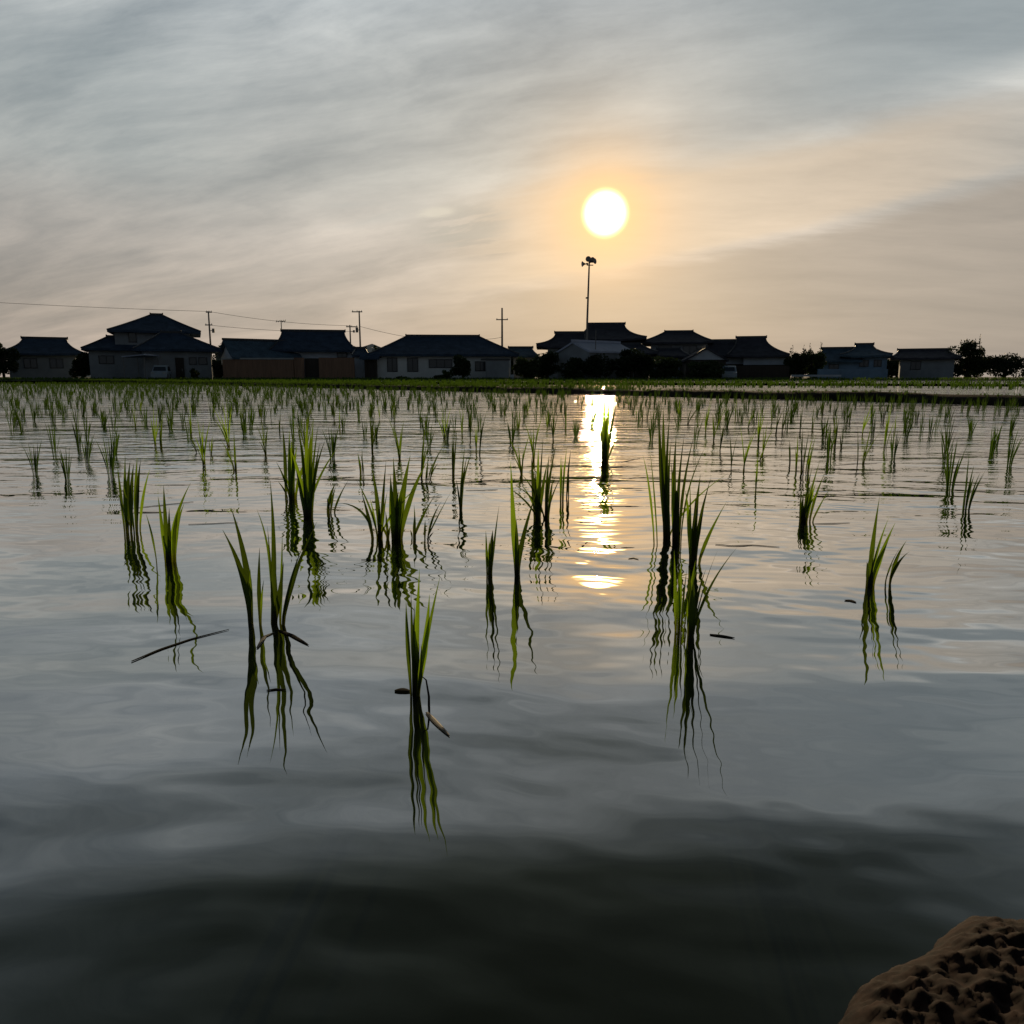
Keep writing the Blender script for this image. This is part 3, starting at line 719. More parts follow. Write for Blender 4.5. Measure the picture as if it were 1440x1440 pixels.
def window(parent, x0, x1, z0, z1, y, off, yaw=0, mull=1, fr=None):
    mb = MB(); t = .09
    mb.box(x0, x1, y - .06, y, z0, z0 + t); mb.box(x0, x1, y - .06, y, z1 - t, z1)
    for x in [x0] + [x0 + (x1 - x0) * (i + 1) / (mull + 1) - t / 2 for i in range(mull)] + [x1 - t]:
        mb.box(x, x + t, y - .058, y - .002, z0 + t, z1 - t)
    w = mb.move(yaw, off).build('window', fr or M['frame'], parent)
    MB().box(x0 + .02, x1 - .02, y - .03, y - .015, z0 + .02, z1 - .02).move(yaw, off).build('pane', M['pane'], w)
    return w

def block(parent, Yf, depth, wall, eave, ridge, kind='hip', wmat='plaster', rmat='tile', windows=(), z0=None, curve=.15, up=0.0, yaw=None, lower=None, over=.7, doors=(), bands=()):
    """wall=(px left, px right); eave=(px l, px r, py); ridge=(px l, px r, py); parts go under parent, which sits at world origin offset"""
    PO = Vector(parent.location)
    a, b = at(wall[0], 520, Yf), at(wall[1], 520, Yf); xc = (a.x + b.x) / 2; w = b.x - a.x
    Yc = Yf + depth / 2
    el_, er_ = at(eave[0], eave[2], Yf - over), at(eave[1], eave[2], Yf - over); ze = (el_.z + er_.z) / 2
    rl_, rr_ = at(ridge[0], ridge[2], Yc), at(ridge[1], ridge[2], Yc); zr = (rl_.z + rr_.z) / 2
    yaw = -math.atan2(xc, Yf) * .9 if yaw is None else yaw; ks = math.cos(yaw); w *= ks
    off = (xc - depth / 2 * math.sin(yaw) - PO.x, Yf + depth / 2 * math.cos(yaw) - PO.y, -PO.z); zb = LZ if z0 is None else at(720, z0, Yf).z
    mb = MB().box(-w/2, w/2, -depth/2, depth/2, zb - (.1 if z0 is None else 0), ze - .02)
    mb.move(yaw, off).build('wall', M[wmat], parent)
    if lower:      # timber skirting below the plaster, proud of it
        zl = at(720, lower[0], Yf).z
        MB().box(-w/2 - .04, w/2 + .04, -depth/2 - .04, depth/2 + .04, zb - .12, zl).move(yaw, off).build('cladding', M[lower[1]], parent)
    L = (er_.x - el_.x) * ks; xe = ((er_.x + el_.x) / 2 - xc * (Yf - over) / Yf) * ks; rl = max(.3, (rr_.x - rl_.x) * ks)
    xr = (((rl_.x + rr_.x) / 2) * (Yf - over) / Yc - (er_.x + el_.x) / 2) * ks
    D = depth + 2 * over
    rf = hip_roof(L, D, ze, zr, rl, xr, curve, up, None if kind == 'hip' else .93)
    ro = (off[0] + xe * ks, off[1] + xe * math.sin(yaw), off[2])
    r_ = rf.move(yaw, ro).build('roof', M[rmat], parent)
    mb = MB().box(xr - rl/2 - .06, xr + rl/2 + .06, -.16, .16, zr - .1, zr + .18)
    for s_ in (-1, 1):      # demon-tile ends
        e_ = xr + s_ * (rl/2 + .12); mb.box(e_ - .06, e_ + .06, -.17, .17, zr - .1, zr + .235)
    mb.move(yaw, ro).build('ridge', M['ridge'], r_)
    if kind in ('hip', 'irimoya'):
        for sx in (-1, 1):
            for sy in (-1,):
                pts = []
                tmax = 1.0 if kind == 'hip' else .93
                for i in range(8):
                    t = tmax * i / 7; tt = t / tmax if kind == 'hip' else 1 - (1 - t / tmax) ** 1.7
                    pts.append((xr * tt + sx * (L/2 + (rl/2 - L/2) * tt), sy * D/2 * (1 - t), ze + (zr - ze) * ((1 - curve) * t + curve * t * t) + up * (1 - t) ** 2 + .05))
                MB().tube(pts, .07, 6).move(yaw, ro).build('hip_tiles', M['ridge'], r_)
    for (x0, x1, y0, y1, ml) in windows:
        p0, p1 = at(x0, y1, Yf), at(x1, y0, Yf)
        window(parent, (p0.x - xc) * ks, (p1.x - xc) * ks, p0.z, p1.z, -depth/2 - (.045 if lower else 0), off, yaw, ml)
    for (x0, x1, y0) in doors:
        p0, p1 = at(x0, y0, Yf), at(x1, y0, Yf)
        d_ = MB().box((p0.x - xc) * ks, (p1.x - xc) * ks, -depth/2 - .11, -depth/2 - .05, LZ, p0.z).move(yaw, off).build('door', M['dark_wood'], parent)
        MB().box((p1.x - xc) * ks - .25, (p1.x - xc) * ks - .15, -depth/2 - .16, -depth/2 - .112, 1.0, 1.25).move(yaw, off).build('handle', M['steel'], d_)
    return ze, zr

def house(name, label, px, Y): return empty(name, at(px, 534, Y) * 1.0, label, 'house') if False else empty(name, (at(px, 530, Y).x, Y, 0), label, 'house')

# 1 two-storey house, far left
h = house('two_storey_house', 'two-storey house with stacked hipped roofs at the left edge, white car in front', 225, 86)
block(h, 86, 8, (167, 270), (153, 283, 465), (211, 225, 443), 'hip', 'grey_wall', 'tile', [(182, 192, 468, 482, 0), (236, 254, 469, 482, 1)], None, .12)
block(h, 82, 6.5, (203, 298), (189, 313, 491), (226, 250, 468), 'hip', 'grey_wall', 'tile', [(266, 276, 502, 513, 0), (279, 291, 502, 513, 0)], None, .12, doors=[(246, 258, 503)])
block(h, 84, 6, (128, 204), (116, 214, 490), (150, 185, 474), 'hip', 'grey_wall', 'tile', [(140, 160, 500, 512, 1)], None, .12)
c = empty('carport', (at(200, 530, 79.4).x, 79.4, 0), 'low flat carport roof on thin posts sheltering the white car', 'carport')
a = at(184, 501, 78); b = at(216, 498, 78)
w_ = (b.x - a.x) / 2
mb = MB().add([(-w_, -1.6, a.z - .1), (w_, -1.6, b.z - .1), (w_, 1.6, b.z - .1), (-w_, 1.6, a.z - .1), (-w_, -1.6, a.z), (w_, -1.6, b.z), (w_, 1.6, b.z), (-w_, 1.6, a.z)],
    [(0,3,2,1),(4,5,6,7),(0,1,5,4),(1,2,6,5),(2,3,7,6),(3,0,4,7)]).build('roof', M['metal_roof'], c)
for x in (-w_ + .1, w_ - .1):
    for y in (-1.5, 1.5): MB().tube([(x, y, LZ - .1), (x, y, a.z - .11)], .05).build('post', M['steel'], c)

def car(label, px, Y, Lc, yaw):
    """small hatchback, front towards -x before yaw"""
    c = empty('parked_car', (at(px, 530, Y).x, Y, LZ), label, 'car'); Wc = 1.48
    prof = [(-.5, .22), (-.5, .58), (-.46, .70), (-.24, .82), (-.10, 1.28), (.02, 1.42), (.32, 1.44), (.44, 1.30), (.49, .86), (.5, .60), (.5, .24)]
    vs = []; fs = []; k_ = len(prof)
    for j, (ys, sc) in enumerate(((-.5, .93), (-.47, 1.0), (.47, 1.0), (.5, .93))):
        for x, z in prof: vs.append((x * Lc * (1 if j in (1, 2) else .985), ys * Wc * (1 - .16 * max(0, z - .82) / .6), z if j in (1, 2) else .3 + (z - .3) * .97))
    for j in range(3):
        for i in range(k_): fs.append((j*k_+i, j*k_+(i+1) % k_, (j+1)*k_+(i+1) % k_, (j+1)*k_+i))
    fs.append(tuple(range(k_))[::-1]); fs.append(tuple(3*k_+i for i in range(k_)))
    MB().add(vs, fs).move(yaw).build('body', M['car_paint'], c)
    g = .42 * Wc
    MB().add([(-.232*Lc, -g*.94, .87), (-.232*Lc, g*.94, .87), (-.106*Lc, g*.86, 1.27), (-.106*Lc, -g*.86, 1.27)], [(0, 1, 2, 3)]).move(yaw, (-.03, 0, .01)).build('windscreen', M['pane'], c)
    for s_ in (-1, 1):
        y = s_ * (Wc * .5 + .012)
        MB().add([(-.17*Lc, y*.985, .88), (.0, y*.985, .88), (.02*Lc, y*.90, 1.32), (-.07*Lc, y*.90, 1.30)], [(0, 1, 2, 3)]).move(yaw).build('side_window', M['pane'], c)
        MB().add([(.04*Lc, y*.985, .88), (.38*Lc, y*.985, .88), (.32*Lc, y*.90, 1.33), (.06*Lc, y*.90, 1.33)], [(0, 1, 2, 3)]).move(yaw).build('side_window', M['pane'], c)
        MB().box(-.505*Lc, -.49*Lc, s_*.36*Wc - .14, s_*.36*Wc + .14, .60, .72).move(yaw, (-.02, 0, 0)).build('headlight', M['lamp'], c)
        for x in (-.31, .31):
            wv_ = MB().tube([(x*Lc, s_*(Wc*.5 - .16), .28), (x*Lc, s_*(Wc*.5 + .015), .28)], .28, 16).move(yaw).build('wheel', M['rubber'], c)
            MB().tube([(x*Lc, s_*(Wc*.5 + .012), .28), (x*Lc, s_*(Wc*.5 + .03), .28)], .17, 12).move(yaw).build('rim', M['steel'], wv_)
    return c
car('small white car parked under the carport of the left two-storey house', 227, 78.5, 3.3, R(106))
car('small pale car half hidden in front of the white-banded house on the right', 1025, 80.9, 3.0, R(76))

# 2 gabled low house behind brown fence
def gabled(name, label, px, Y, L, D, ze, zr, yaw, wmat, rmat, base=None, over=.45, cat='house', win=()):
    h = empty(name, (at(px, 530, Y).x, Y, 0), label, cat)
    hw, hd = L/2 - over, D/2 - over
    zt = ze + (zr - ze) * (over / (D / 2)); mb = MB()
    mb.add([(x, y, z) for x in (-hw, hw) for y, z in ((-hd, LZ - .1), (hd, LZ - .1), (hd, zt - .14), (0, zr - .2), (-hd, zt - .14))],
           [(0, 1, 2, 3, 4)[::-1], (5, 6, 7, 8, 9), (0, 5, 9, 4), (1, 2, 7, 6), (0, 1, 6, 5), (4, 9, 8, 3), (3, 8, 7, 2)])
    mb.move(yaw).build('wall', M[wmat], h)
    r_ = gable_roof(L, D, ze, zr).move(yaw).build('roof', M[rmat], h)
    MB().box(-L/2 - .05, L/2 + .05, -.13, .13, zr - .02, zr + .2).move(yaw).build('ridge', M['ridge'] if rmat != 'metal_roof' else M[rmat], r_)
    if base:
        MB().box(-hw - .04, hw + .04, -hd - .04, hd + .04, LZ - .12, base[0]).move(yaw).build('cladding', M[base[1]], h)
    for (y0, y1, z0, z1) in win:      # on the gable end: turn so that local x runs along the end
        window(h, y0, y1, z0, z1, -hw - .045, (0, 0, 0), yaw - R(90), 1)
    return h
zr = at(360, 479, 83.5).z; ze = at(360, 503, 81).z
gabled('gabled_house', 'low gabled house with white gable end, behind the left brown fence', 366, 84, 7.4, 6.0, ze, zr, R(36), 'plaster', 'tile3', (ze - .5, 'grey_wall'))
# 3 taller house with aerial
h = house('tall_house', 'tall long-ridged house with pale upper wall and rooftop aerial, behind the brown fence', 445, 88)
block(h, 85, 7, (413, 500), (381, 503, 492), (396, 482, 466), 'irimoya', 'plaster', 'tile', [(474, 488, 496, 503, 1)], None, .12, 0.0, lower=(505, 'grey_wall'))
an = empty('tv_aerial', tuple(at(396, 466, 88.4)), 'thin rooftop television aerial with short cross rods, on the tall house', 'aerial')
zt = at(396, 450, 88.4).z - at(396, 466, 88.4).z
MB().tube([(0, 0, -.1), (0, 0, zt)], .05).build('mast', M['steel'], an)
mb = MB().tube([(-.55, 0, zt - .15), (.5, 0, zt - .12)], .035)
for x, l in ((-.5, .3), (-.25, .25), (.2, .3), (.45, .35)): mb.tube([(x, -.2, zt - .14 - l * .4), (x, .2, zt - .14 + l * .5)], .03)
mb.build('crossbar', M['steel'], an)
# brown board fences
def fence(label, x0, x1, y0, Y, wmat, cop, gap=None, cat='fence', name='board_fence'):
    a, b = at(x0, y0, Y), at(x1, y0, Y); xc = (a.x + b.x) / 2; w = (b.x - a.x) / 2
    f = empty(name, (xc, Y, 0), label, cat)
    segs = [(-w, w)] if gap is None else [(-w, at(gap[0], 520, Y).x - xc), (at(gap[1], 520, Y).x - xc, w)]
    for (u, v) in segs: MB().box(u, v, -.1, .1, LZ - .1, a.z).build('panel', M[wmat], f)
    if cop: MB().box(-w - .05, w + .05, -.18, .18, a.z + .003, a.z + .16).build('coping', M[cop], f)
    for i in range(int(2 * w / 2.2) + 1):
        x = -w + .1 + i * (2 * w - .2) / max(1, int(2 * w / 2.2))
        if gap and segs[0][1] < x < segs[1][0]: continue
        MB().box(x - .07, x + .07, -.135, -.103, LZ - .1, a.z - .05).build('post', M[wmat], f)
    if gap:
        MB().box(segs[0][1], segs[1][0], .25, .32, LZ - .1, a.z - .05).build('gate', M['dark_wood'], f)
    return f
fence('long brown board fence with pale coping in front of the low gabled house', 313, 413, 505.5, 80, 'brown_fence', 'coping')
fence('brown board fence with a dark gateway in front of the tall house', 413.6, 498, 503, 80, 'brown_fence', None, (428, 449))
# white store and gate
h = house('storehouse', 'narrow white plastered storehouse between the brown fence and the bungalow gate', 506, 83)
block(h, 82, 4, (499, 515), (495, 518, 499), (500, 513, 490), 'hip', 'plaster', 'tile', (), None, .1, over=.35)
g = empty('garden_gate', (at(522, 530, 81).x, 81, 0), 'dark roofed garden gate left of the white bungalow', 'gate')
a, b = at(516, 504, 81), at(530, 504, 81); w_ = (b.x - a.x) / 2
for s_ in (-1, 1): MB().box(s_ * w_ - .12, s_ * w_ + .12, -.12, .12, LZ - .1, a.z).build('post', M['dark_wood'], g)
MB().box(-w_ + .13, w_ - .13, -.05, .05, LZ, a.z - .2).build('door', M['dark_wood'], g)
gable_roof(2 * w_ + 1.0, 1.6, a.z + .05, a.z + .55).build('roof', M['tile'], g)
# 4 bungalow
M['pale_plaster'] = mat('cream plaster', (.74, .74, .72), .85, .1, .8)
h = house('bungalow', 'white single-storey bungalow with wide dark hipped roof, left of centre', 622, 86)
block(h, 82, 9, (531, 719), (519, 731, 498), (572, 672, 473), 'hip', 'pale_plaster', 'tile', [(545, 559, 503, 523, 1), (573, 588, 503, 523, 1), (603, 636, 505, 517.5, 2), (668, 683, 508, 522, 1)], None, .1)
sh = empty('garden_shed', (at(700, 530, 80).x, 79.6, 0), 'plain grey flat-roofed shed against the right end of the bungalow', 'shed')
a, b = at(684, 505, 79), at(717, 505, 79); w_ = (b.x - a.x) / 2
MB().box(-w_, w_, -.8, .8, LZ - .1, a.z - .1).build('wall', M['grey_wall'], sh)
MB().box(-w_ - .5, w_ + .06, -.95, .9, a.z - .097, a.z + .05).build('roof', M['frame'], sh)
MB().box(-w_ + .15, -.03, -.84, -.803, LZ, a.z - .35).build('door', M['grey_wall'], sh)
MB().box(.03, w_ - .15, -.84, -.803, LZ, a.z - .35).build('door', M['grey_wall'], sh)
po = empty('marker_post', (at(720, 530, 76).x, 76, LZ), 'short white marker post standing at the field edge right of the shed', 'post')
MB().box(-.17, .17, -.1, .1, -.1, .42).build('shaft', M['plaster'], po); MB().box(-.19, .19, -.12, .12, .423, .50).build('cap', M['plaster'], po)
# 5 little roof behind
h = house('small_house', 'small dark-roofed house half hidden between bungalow and large farmhouse', 737, 97)
block(h, 96, 6, (722, 752), (714, 757, 500), (716, 748, 489), 'irimoya', 'grey_wall', 'tile3', (), None, .1)
# 6 big farmhouse below the loudspeaker pole
h = house('farmhouse', 'largest farmhouse with high curved irimoya roof, under the loudspeaker pole', 850, 98)
block(h, 95, 9, (822, 896), (804, 909, 477), (827, 878, 455.5), 'irimoya', 'dark_wood', 'tile2', [(845, 865, 480, 487, 1)], None, .35, .25, over=1.0)
block(h, 91, 6, (770, 812), (754, 826, 487), (782, 822, 468), 'irimoya', 'grey_wall', 'tile2', [(785, 797, 490, 499, 1)], None, .35, .25)
block(h, 90, 6, (830, 912), (818, 925, 497), (840, 900, 484), 'hip', 'dark_wood', 'tile2', (), None, .25, .15)
zr = at(830, 481.5, 83.5).z; ze = at(830, 494, 81).z
gabled('white_roofed_shed', 'gabled shed with pale sheet-metal roof in front of the largest farmhouse', 838, 83.5, 7.2, 5.0, ze, zr, R(40), 'grey_wall', 'metal_roof', None, .2, 'shed')
# 7
h = house('hipped_house', 'dark hipped-roof house right of the largest farmhouse', 955, 98)
block(h, 95, 8, (914, 993), (902, 1003, 481), (937, 974, 466.5), 'hip', 'grey_wall', 'tile2', [(925, 945, 486, 498, 1), (960, 980, 486, 498, 1)], None, .2, .1)
block(h, 90, 4, (918, 962), (910, 970, 500), (925, 955, 491), 'hip', 'grey_wall', 'tile2', [(930, 950, 504, 514, 1)], None, .15)
# 8 pale gable, its light plaster standing in for sky reflected on a roof
za = at(985, 488, 82).z; ze = at(985, 506, 82).z
gabled('blue_gabled_house', 'low house with a pale gable triangle painted as roof-reflected sky above dark timber walls', 986, 86, 8.0, 4.6, ze, za, R(83), 'plaster', 'tile2', (ze + .02, 'dark_wood'), .3)
# 9
h = house('white_banded_house', 'dark-roofed house with a white plaster band under its eaves, behind dark timber walls', 1062, 93)
block(h, 90, 8, (1045, 1103), (1022, 1110, 500), (1037, 1077, 474.5), 'irimoya', 'plaster', 'tile2', (), None, .2, .1, lower=(513, 'dark_wood'), doors=[(1076, 1088, 516)])
block(h, 92, 6, (1000, 1051), (974, 1056, 500), (998, 1036, 479), 'irimoya', 'plaster', 'tile2', (), None, .2, lower=(512, 'dark_wood'))
fence('dark timber yard wall in front of the white-banded house', 1036, 1110, 514.5, 82, 'dark_wood', None)
# 10
h = house('far_right_house', 'blue-grey walled house with a raised middle roof at the right edge', 1205, 92)
block(h, 90, 7, (1156, 1206), (1151, 1212, 507), (1158, 1203, 490), 'irimoya', 'blue_wall', 'tile3', [(1165, 1180, 512, 521, 1)], None, .15)
block(h, 89, 8, (1196, 1246), (1181, 1254, 500), (1206, 1229, 484.5), 'irimoya', 'blue_wall', 'tile3', [(1208, 1222, 506, 516, 1), (1228, 1240, 506, 516, 1)], None, .3, .15)
fence('long low blue-grey wall in front of the far right house', 1150, 1248, 519, 84, 'blue_wall', None, name='garden_wall', cat='wall')
# white rail
a, b = at(1113, 528, 80), at(1183, 528, 80); f = empty('guard_rail', ((a.x + b.x) / 2, 80, 0), 'low white guard rail on posts in front of the dark trees', 'guard rail'); w_ = (b.x - a.x) / 2
MB().box(-w_, w_, -.03, .03, .42, .62).build('rail', M['plaster'], f)
for i in range(6): x = -w_ + .1 + i * (2 * w_ - .2) / 5; MB().box(x - .05, x + .05, .032, .12, LZ - .1, .60).build('post', M['steel'], f)
# beyond the picture's right and left
h = house('gabled_farmhouse', 'low farmhouse with plain dark roof beyond the far right house', 1300, 95)
block(h, 92, 7, (1266, 1340), (1252, 1350, 503), (1266, 1335, 492), 'irimoya', 'grey_wall', 'tile2', [(1280, 1296, 508, 520, 1)], None, .2, .1)
h = house('grey_farmhouse', 'grey walled farmhouse at the far left beyond the two-storey house', 60, 95)
block(h, 92, 8, (15, 105), (0, 118, 497), (30, 90, 476), 'irimoya', 'grey_wall', 'tile', [(35, 52, 504, 518, 1), (70, 88, 504, 518, 1)], None, .2, .1)

# ------------------------------------------------------------------ trees and bushes
def crown(parent, c, r, n, size, m, seed, clumps=14):
    rd = np.random.default_rng(seed); vs = []; fs = []
    cc = []
    for i in range(clumps):
        v = rd.normal(size=3); v /= np.linalg.norm(v); cc.append((v * np.array(r) * rd.uniform(.35, .86), rd.uniform(.28, .48)))
    for i in range(n):
        p0, s_ = cc[rd.integers(clumps)]
        v = rd.normal(size=3); v *= rd.uniform(.55, 1.12) / np.linalg.norm(v)
        p = np.array(c) + p0 + v * np.array(r) * s_
        if p[2] < .05: p[2] = .05 + abs(rd.normal()) * .2
        a = rd.normal(size=3); a /= np.linalg.norm(a); b = np.cross(a, rd.normal(size=3)); b /= np.linalg.norm(b)
        s2 = size * rd.uniform(.6, 1.3); k_ = len(vs)
        vs += [tuple(p - a * s2), tuple(p + b * s2 * .42), tuple(p + a * s2), tuple(p - b * s2 * .42)]; fs.append((k_, k_+1, k_+2, k_+3))
    return MB().add(vs, fs).build('crown', m, parent)
def tree(name, label, x0, x1, ytop, ybot, Y, m='foliage', n=2600, size=.16, group=None, cat='tree', seed=1, sprigs=0, ry=None):
    a, b = at(x0, ytop, Y), at(x1, ybot, Y); xc = (a.x + b.x) / 2; w = (b.x - a.x) / 2; zb = max(LZ, b.z); hh = a.z - zb
    t = empty(name, (xc, Y, LZ), label, cat, group); zc = zb + hh * .52 - LZ
    crown(t, (0, 0, zc), (w, ry or max(w * .8, .8), hh * .5), n, size, M[m], seed)
    rd = random.Random(seed); mb = MB()
    mb.tube([(0, 0, -.15), (.05, 0, zc * .5), (0, .05, zc * 1.2)], [w * .07 + .05, w * .055 + .04, .04], 7)
    for i in range(5):
        an = rd.uniform(0, 6.28); z0_ = zc * rd.uniform(.35, .9)
        mb.tube([(0, 0, z0_), (math.cos(an) * w * .3, math.sin(an) * w * .25, z0_ + hh * .14), (math.cos(an) * w * .62, math.sin(an) * w * .5, z0_ + hh * .3)], [.06, .045, .02], 5)
    mb.build('trunk', M['bark'], t, True)
    for i in range(sprigs):
        x = rd.uniform(-w * .8, w * .8); z = zc + hh * .38; top_ = z + rd.uniform(.5, 1.3)
        mb = MB().tube([(x, 0, z - .4), (x + rd.uniform(-.1, .1), 0, top_)], [.03, .01], 4)
        for q_ in range(14):
            zz = z + (top_ - z) * rd.random(); s_ = rd.choice((-1, 1)) * rd.uniform(.1, .3) * (1.2 - (zz - z) / (top_ - z + .01))
            mb.add([(x, 0, zz), (x + s_ * .5, .05, zz + .02), (x + s_, 0, zz + .16), (x + s_ * .5, -.05, zz + .12)], [(0, 1, 2, 3)])
        mb.build('sprig', M['foliage'], t)
    return t
tree('round_tree', 'round clipped dark tree in front of the bungalow windows', 633, 667.5, 497, 537, 78, n=4200, size=.13, seed=3)
tree('bush', 'low yellow-green bush left of the round dark tree', 619, 637, 521, 536, 77.5, 'bush', 900, .10, cat='bush', seed=4)
tree('bush', 'low dark bush at the bungalow wall, leftmost beside the yellow-green bush', 609, 626, 526, 537, 77, 'foliage', 900, .09, cat='bush', seed=5)
tree('bush', 'small bush at the foot of the bungalow between its two tall windows', 556, 574, 529, 536.5, 79, 'foliage', 500, .09, cat='bush', seed=51)
tree('bush', 'dark round bush beside the two-storey house wall, under its double window', 265, 279, 519, 534, 80, 'foliage', 700, .10, cat='bush', seed=6)
tree('bush', 'wide low bush at the right corner of the two-storey house', 298, 316, 508, 535, 80.5, 'foliage', 1400, .11, cat='bush', seed=61)
hg = 'dark garden trees in front of the large farmhouse'
tree('garden_tree', 'dark broad garden tree immediately right of the white marker post', 722, 762, 503, 538, 79, n=3600, size=.15, group=hg, seed=7)
tree('garden_tree', 'dark garden tree filling the gap left of the white-roofed shed', 748, 792, 494, 538, 82, n=3200, size=.15, group=hg, seed=8)
tree('garden_tree', 'dark garden tree hiding the foot of the white-roofed shed gable', 786, 832, 503, 538, 78.5, n=3600, size=.15, group=hg, seed=9)
tree('garden_tree', 'dark garden tree below the pale roof of the shed, behind the brightest glitter', 818, 868, 496, 538, 79, n=4200, size=.15, group=hg, seed=10)
tree('garden_tree', 'dark wide garden tree right of the shed, tallest of the dark hedge', 858, 918, 492, 538, 80, n=4600, size=.16, group=hg, seed=11)
tree('garden_tree', 'dark garden tree below the dark hipped-roof house', 905, 962, 505, 538, 79.5, n=4200, size=.15, group=hg, seed=12)
tree('garden_tree', 'dark garden tree in front of the pale blue gabled house', 952, 1018, 507, 538, 79, n=4400, size=.15, group=hg, seed=13)
tg = 'dark trees beside the far right house'
tree('spiky_tree', 'dark bushy tree with spiky sprigs, right one beside the far right house', 1124, 1158, 494, 531, 86, n=3600, size=.16, group=tg, seed=14, sprigs=6)
tree('spiky_tree', 'dark bushy tree with spiky sprigs, left one beside the white-banded house', 1102, 1134, 497, 533, 86, n=3600, size=.16, group=tg, seed=15, sprigs=3)
tree('far_tree', 'dark row tree behind the gap between the two-storey and gabled houses', 296, 334, 482, 530, 100, n=3000, size=.2, seed=16)
tree('far_tree', 'dark tree behind the roof ridge left of the bungalow', 520, 545, 486, 530, 98, n=1800, size=.18, seed=17)
tree('far_tree', 'rounded dark tree at the far right beyond the last house', 1336, 1385, 480, 533, 92, n=3000, size=.2, seed=18, sprigs=4)
tree('far_tree', 'lower dark tree at the far right end of the village', 1380, 1446, 494, 534, 90, n=4000, size=.18, seed=19)
tree('far_tree', 'dark tree at the far left end of the village', -20, 26, 484, 534, 88, n=4000, size=.18, seed=20)
tree('far_tree', 'dark tree between the grey farmhouse and the two-storey house', 96, 132, 492, 534, 86, n=3400, size=.17, seed=21)

bgx = random.Random(5)
for i, (x0, x1, y0) in enumerate([(20, 110, 497), (96, 170, 499), (160, 235, 501), (255, 320, 499), (310, 372, 500), (480, 520, 498), (505, 548, 499), (690, 742, 499), (736, 790, 497), (770, 830, 500),
        (880, 930, 498), (985, 1030, 499), (1085, 1135, 501), (1120, 1175, 500), (1235, 1290, 502), (1320, 1400, 500)]):
    tree('background_tree', 'dark leafy tree showing between the houses in the row behind them', x0, x1, y0, 532, 112 + 4 * (i % 4), n=2400, size=.30, seed=40 + i, group='dark trees filling the gaps behind the houses')
# ------------------------------------------------------------------ poles and wires
def pole(label, px, ytop, Y, arms, box=None, r=.11):
    t = at(px, ytop, Y); p = empty('utility_pole', (t.x, Y, LZ), label, 'utility pole'); hh = t.z - LZ
    MB().tube([(0, 0, -.3), (0, 0, hh * .5), (0, 0, hh)], [r * 1.15, r, r * .75], 10).build('shaft', M['concrete'], p)
    for (y, l, rr) in arms:
        z = at(px, y, Y).z - LZ; c_ = MB().box(-l, rr, -.05, .05, z - .06, z + .06).build('crossarm', M['steel'], p)
        for x in (-l + .1, (rr - l) / 2, rr - .1): MB().tube([(x, 0, z + .061), (x, 0, z + .2)], [.045, .03], 6).build('insulator', M['coping'], c_)
    if box:
        (y, dx_, w_, h_) = box; z = at(px, y, Y).z - LZ
        MB().tube([(dx_, 0, z - h_ / 2), (dx_, 0, z + h_ / 2)], w_, 10).build('transformer', M['steel'], p)
        MB().box(min(0, dx_), max(0, dx_), -.04, .04, z - .04, z + .04).build('bracket', M['steel'], p)
    return p
pole('utility pole with a small transformer, right of the two-storey house', 293, 438, 96, [(439, .3, .45), (457, .5, .4)], (465, .45, .16, .5))
pole('tall utility pole with transformer behind the tall house and bungalow', 505, 437, 98, [(438.5, .9, .4)], (464, -.35, .17, .6))
pole('short utility pole just left of the tall transformer pole', 492, 457, 104, [(459.5, .5, 1.0)], (466, .5, .14, .3), .11)
pole('slim plain utility pole with one crossarm above the right end of the bungalow', 706, 433, 100, [(449.5, .75, .75)], None, .13)
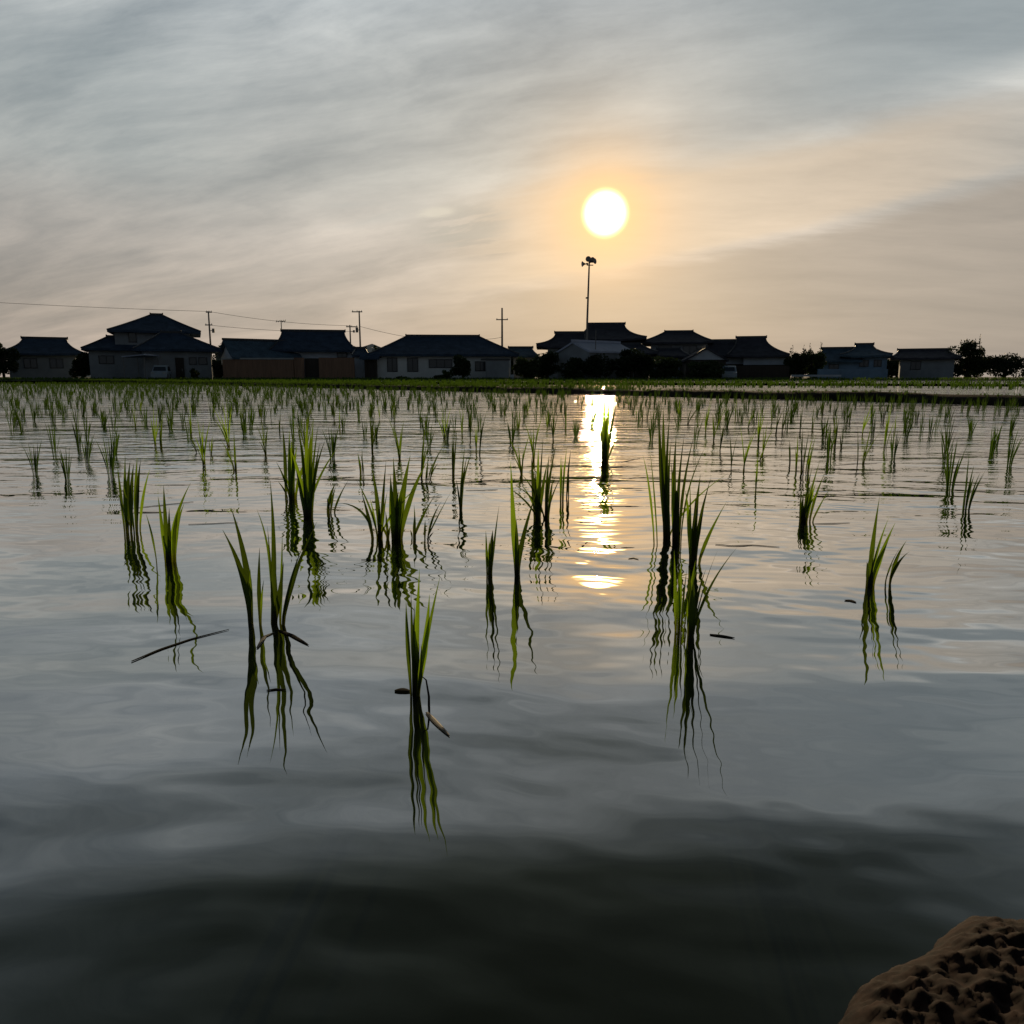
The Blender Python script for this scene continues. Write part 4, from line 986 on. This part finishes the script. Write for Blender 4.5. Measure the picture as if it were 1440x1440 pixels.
pole('short thin pole standing before the farmhouse roof, right of the loudspeaker pole', 838, 464, 80.5, [], None, .05)
# loudspeaker pole
Y = 86; t = at(826, 366, Y); tp = empty('loudspeaker_pole', (at(825, 500, Y).x, Y, LZ), 'tall slender pole topped with horn loudspeakers, directly below the sun', 'loudspeaker pole'); hh = t.z - LZ
MB().tube([(0, 0, -.3), (0, 0, hh * .5), (.12, 0, hh)], [.13, .11, .08], 12).build('shaft', M['concrete'], tp)
MB().box(-.15, .55, -.04, .04, hh - .55, hh - .46).build('crossarm', M['steel'], tp)
MB().box(-.1, .45, -.04, .04, hh - .12, hh - .04).build('crossarm', M['steel'], tp)
def horn(c, d):
    d = Vector(d).normalized(); c = Vector(c)
    MB().tube([c - d * .28, c - d * .12, c - d * .1, c + d * .12, c + d * .3, c + d * .36], [.10, .10, .05, .11, .24, .30], 14).build('horn', M['steel'], tp)
horn((-.30, -.05, hh - .38), (-1, -.25, -.08)); horn((.42, -.1, hh - .16), (.75, -.65, .05)); horn((.34, .25, hh + .08), (.5, .9, .1)); horn((.05, -.22, hh + .05), (-.3, -1, 0))
MB().box(-.2, .0, -.2, .1, at(825, 420, Y).z - LZ, at(825, 418, Y).z - LZ).build('junction_box', M['steel'], tp)
# wires
def wire(label, P, Q, sag):
    P = at(*P); Q = at(*Q); pts = []
    for i in range(25):
        u = i / 24; p = P.lerp(Q, u); p.z -= sag * 4 * u * (1 - u); pts.append(p - P)
    o = MB().tube(pts, .022, 5).build('overhead_wire', M['wire']); o.location = P; tag(o, label, 'wire')
wire('overhead wire running out of the picture left from the transformer pole by the two-storey house', (-80, 421, 94), (293, 438, 96), .12)
wire('overhead wire between the left transformer pole and the short pole', (294, 438, 96), (492, 458, 104), .35)
wire('thin lower wire crossing behind the low gabled house', (293, 457, 96), (492, 466, 104), .3)
wire('overhead wire sloping down right from the tall transformer pole behind the bungalow', (506, 459, 98), (600, 478, 100), .15)
wire('short wire joining the plain utility pole to the bungalow roof', (684, 477, 96), (706, 474, 100), .05)
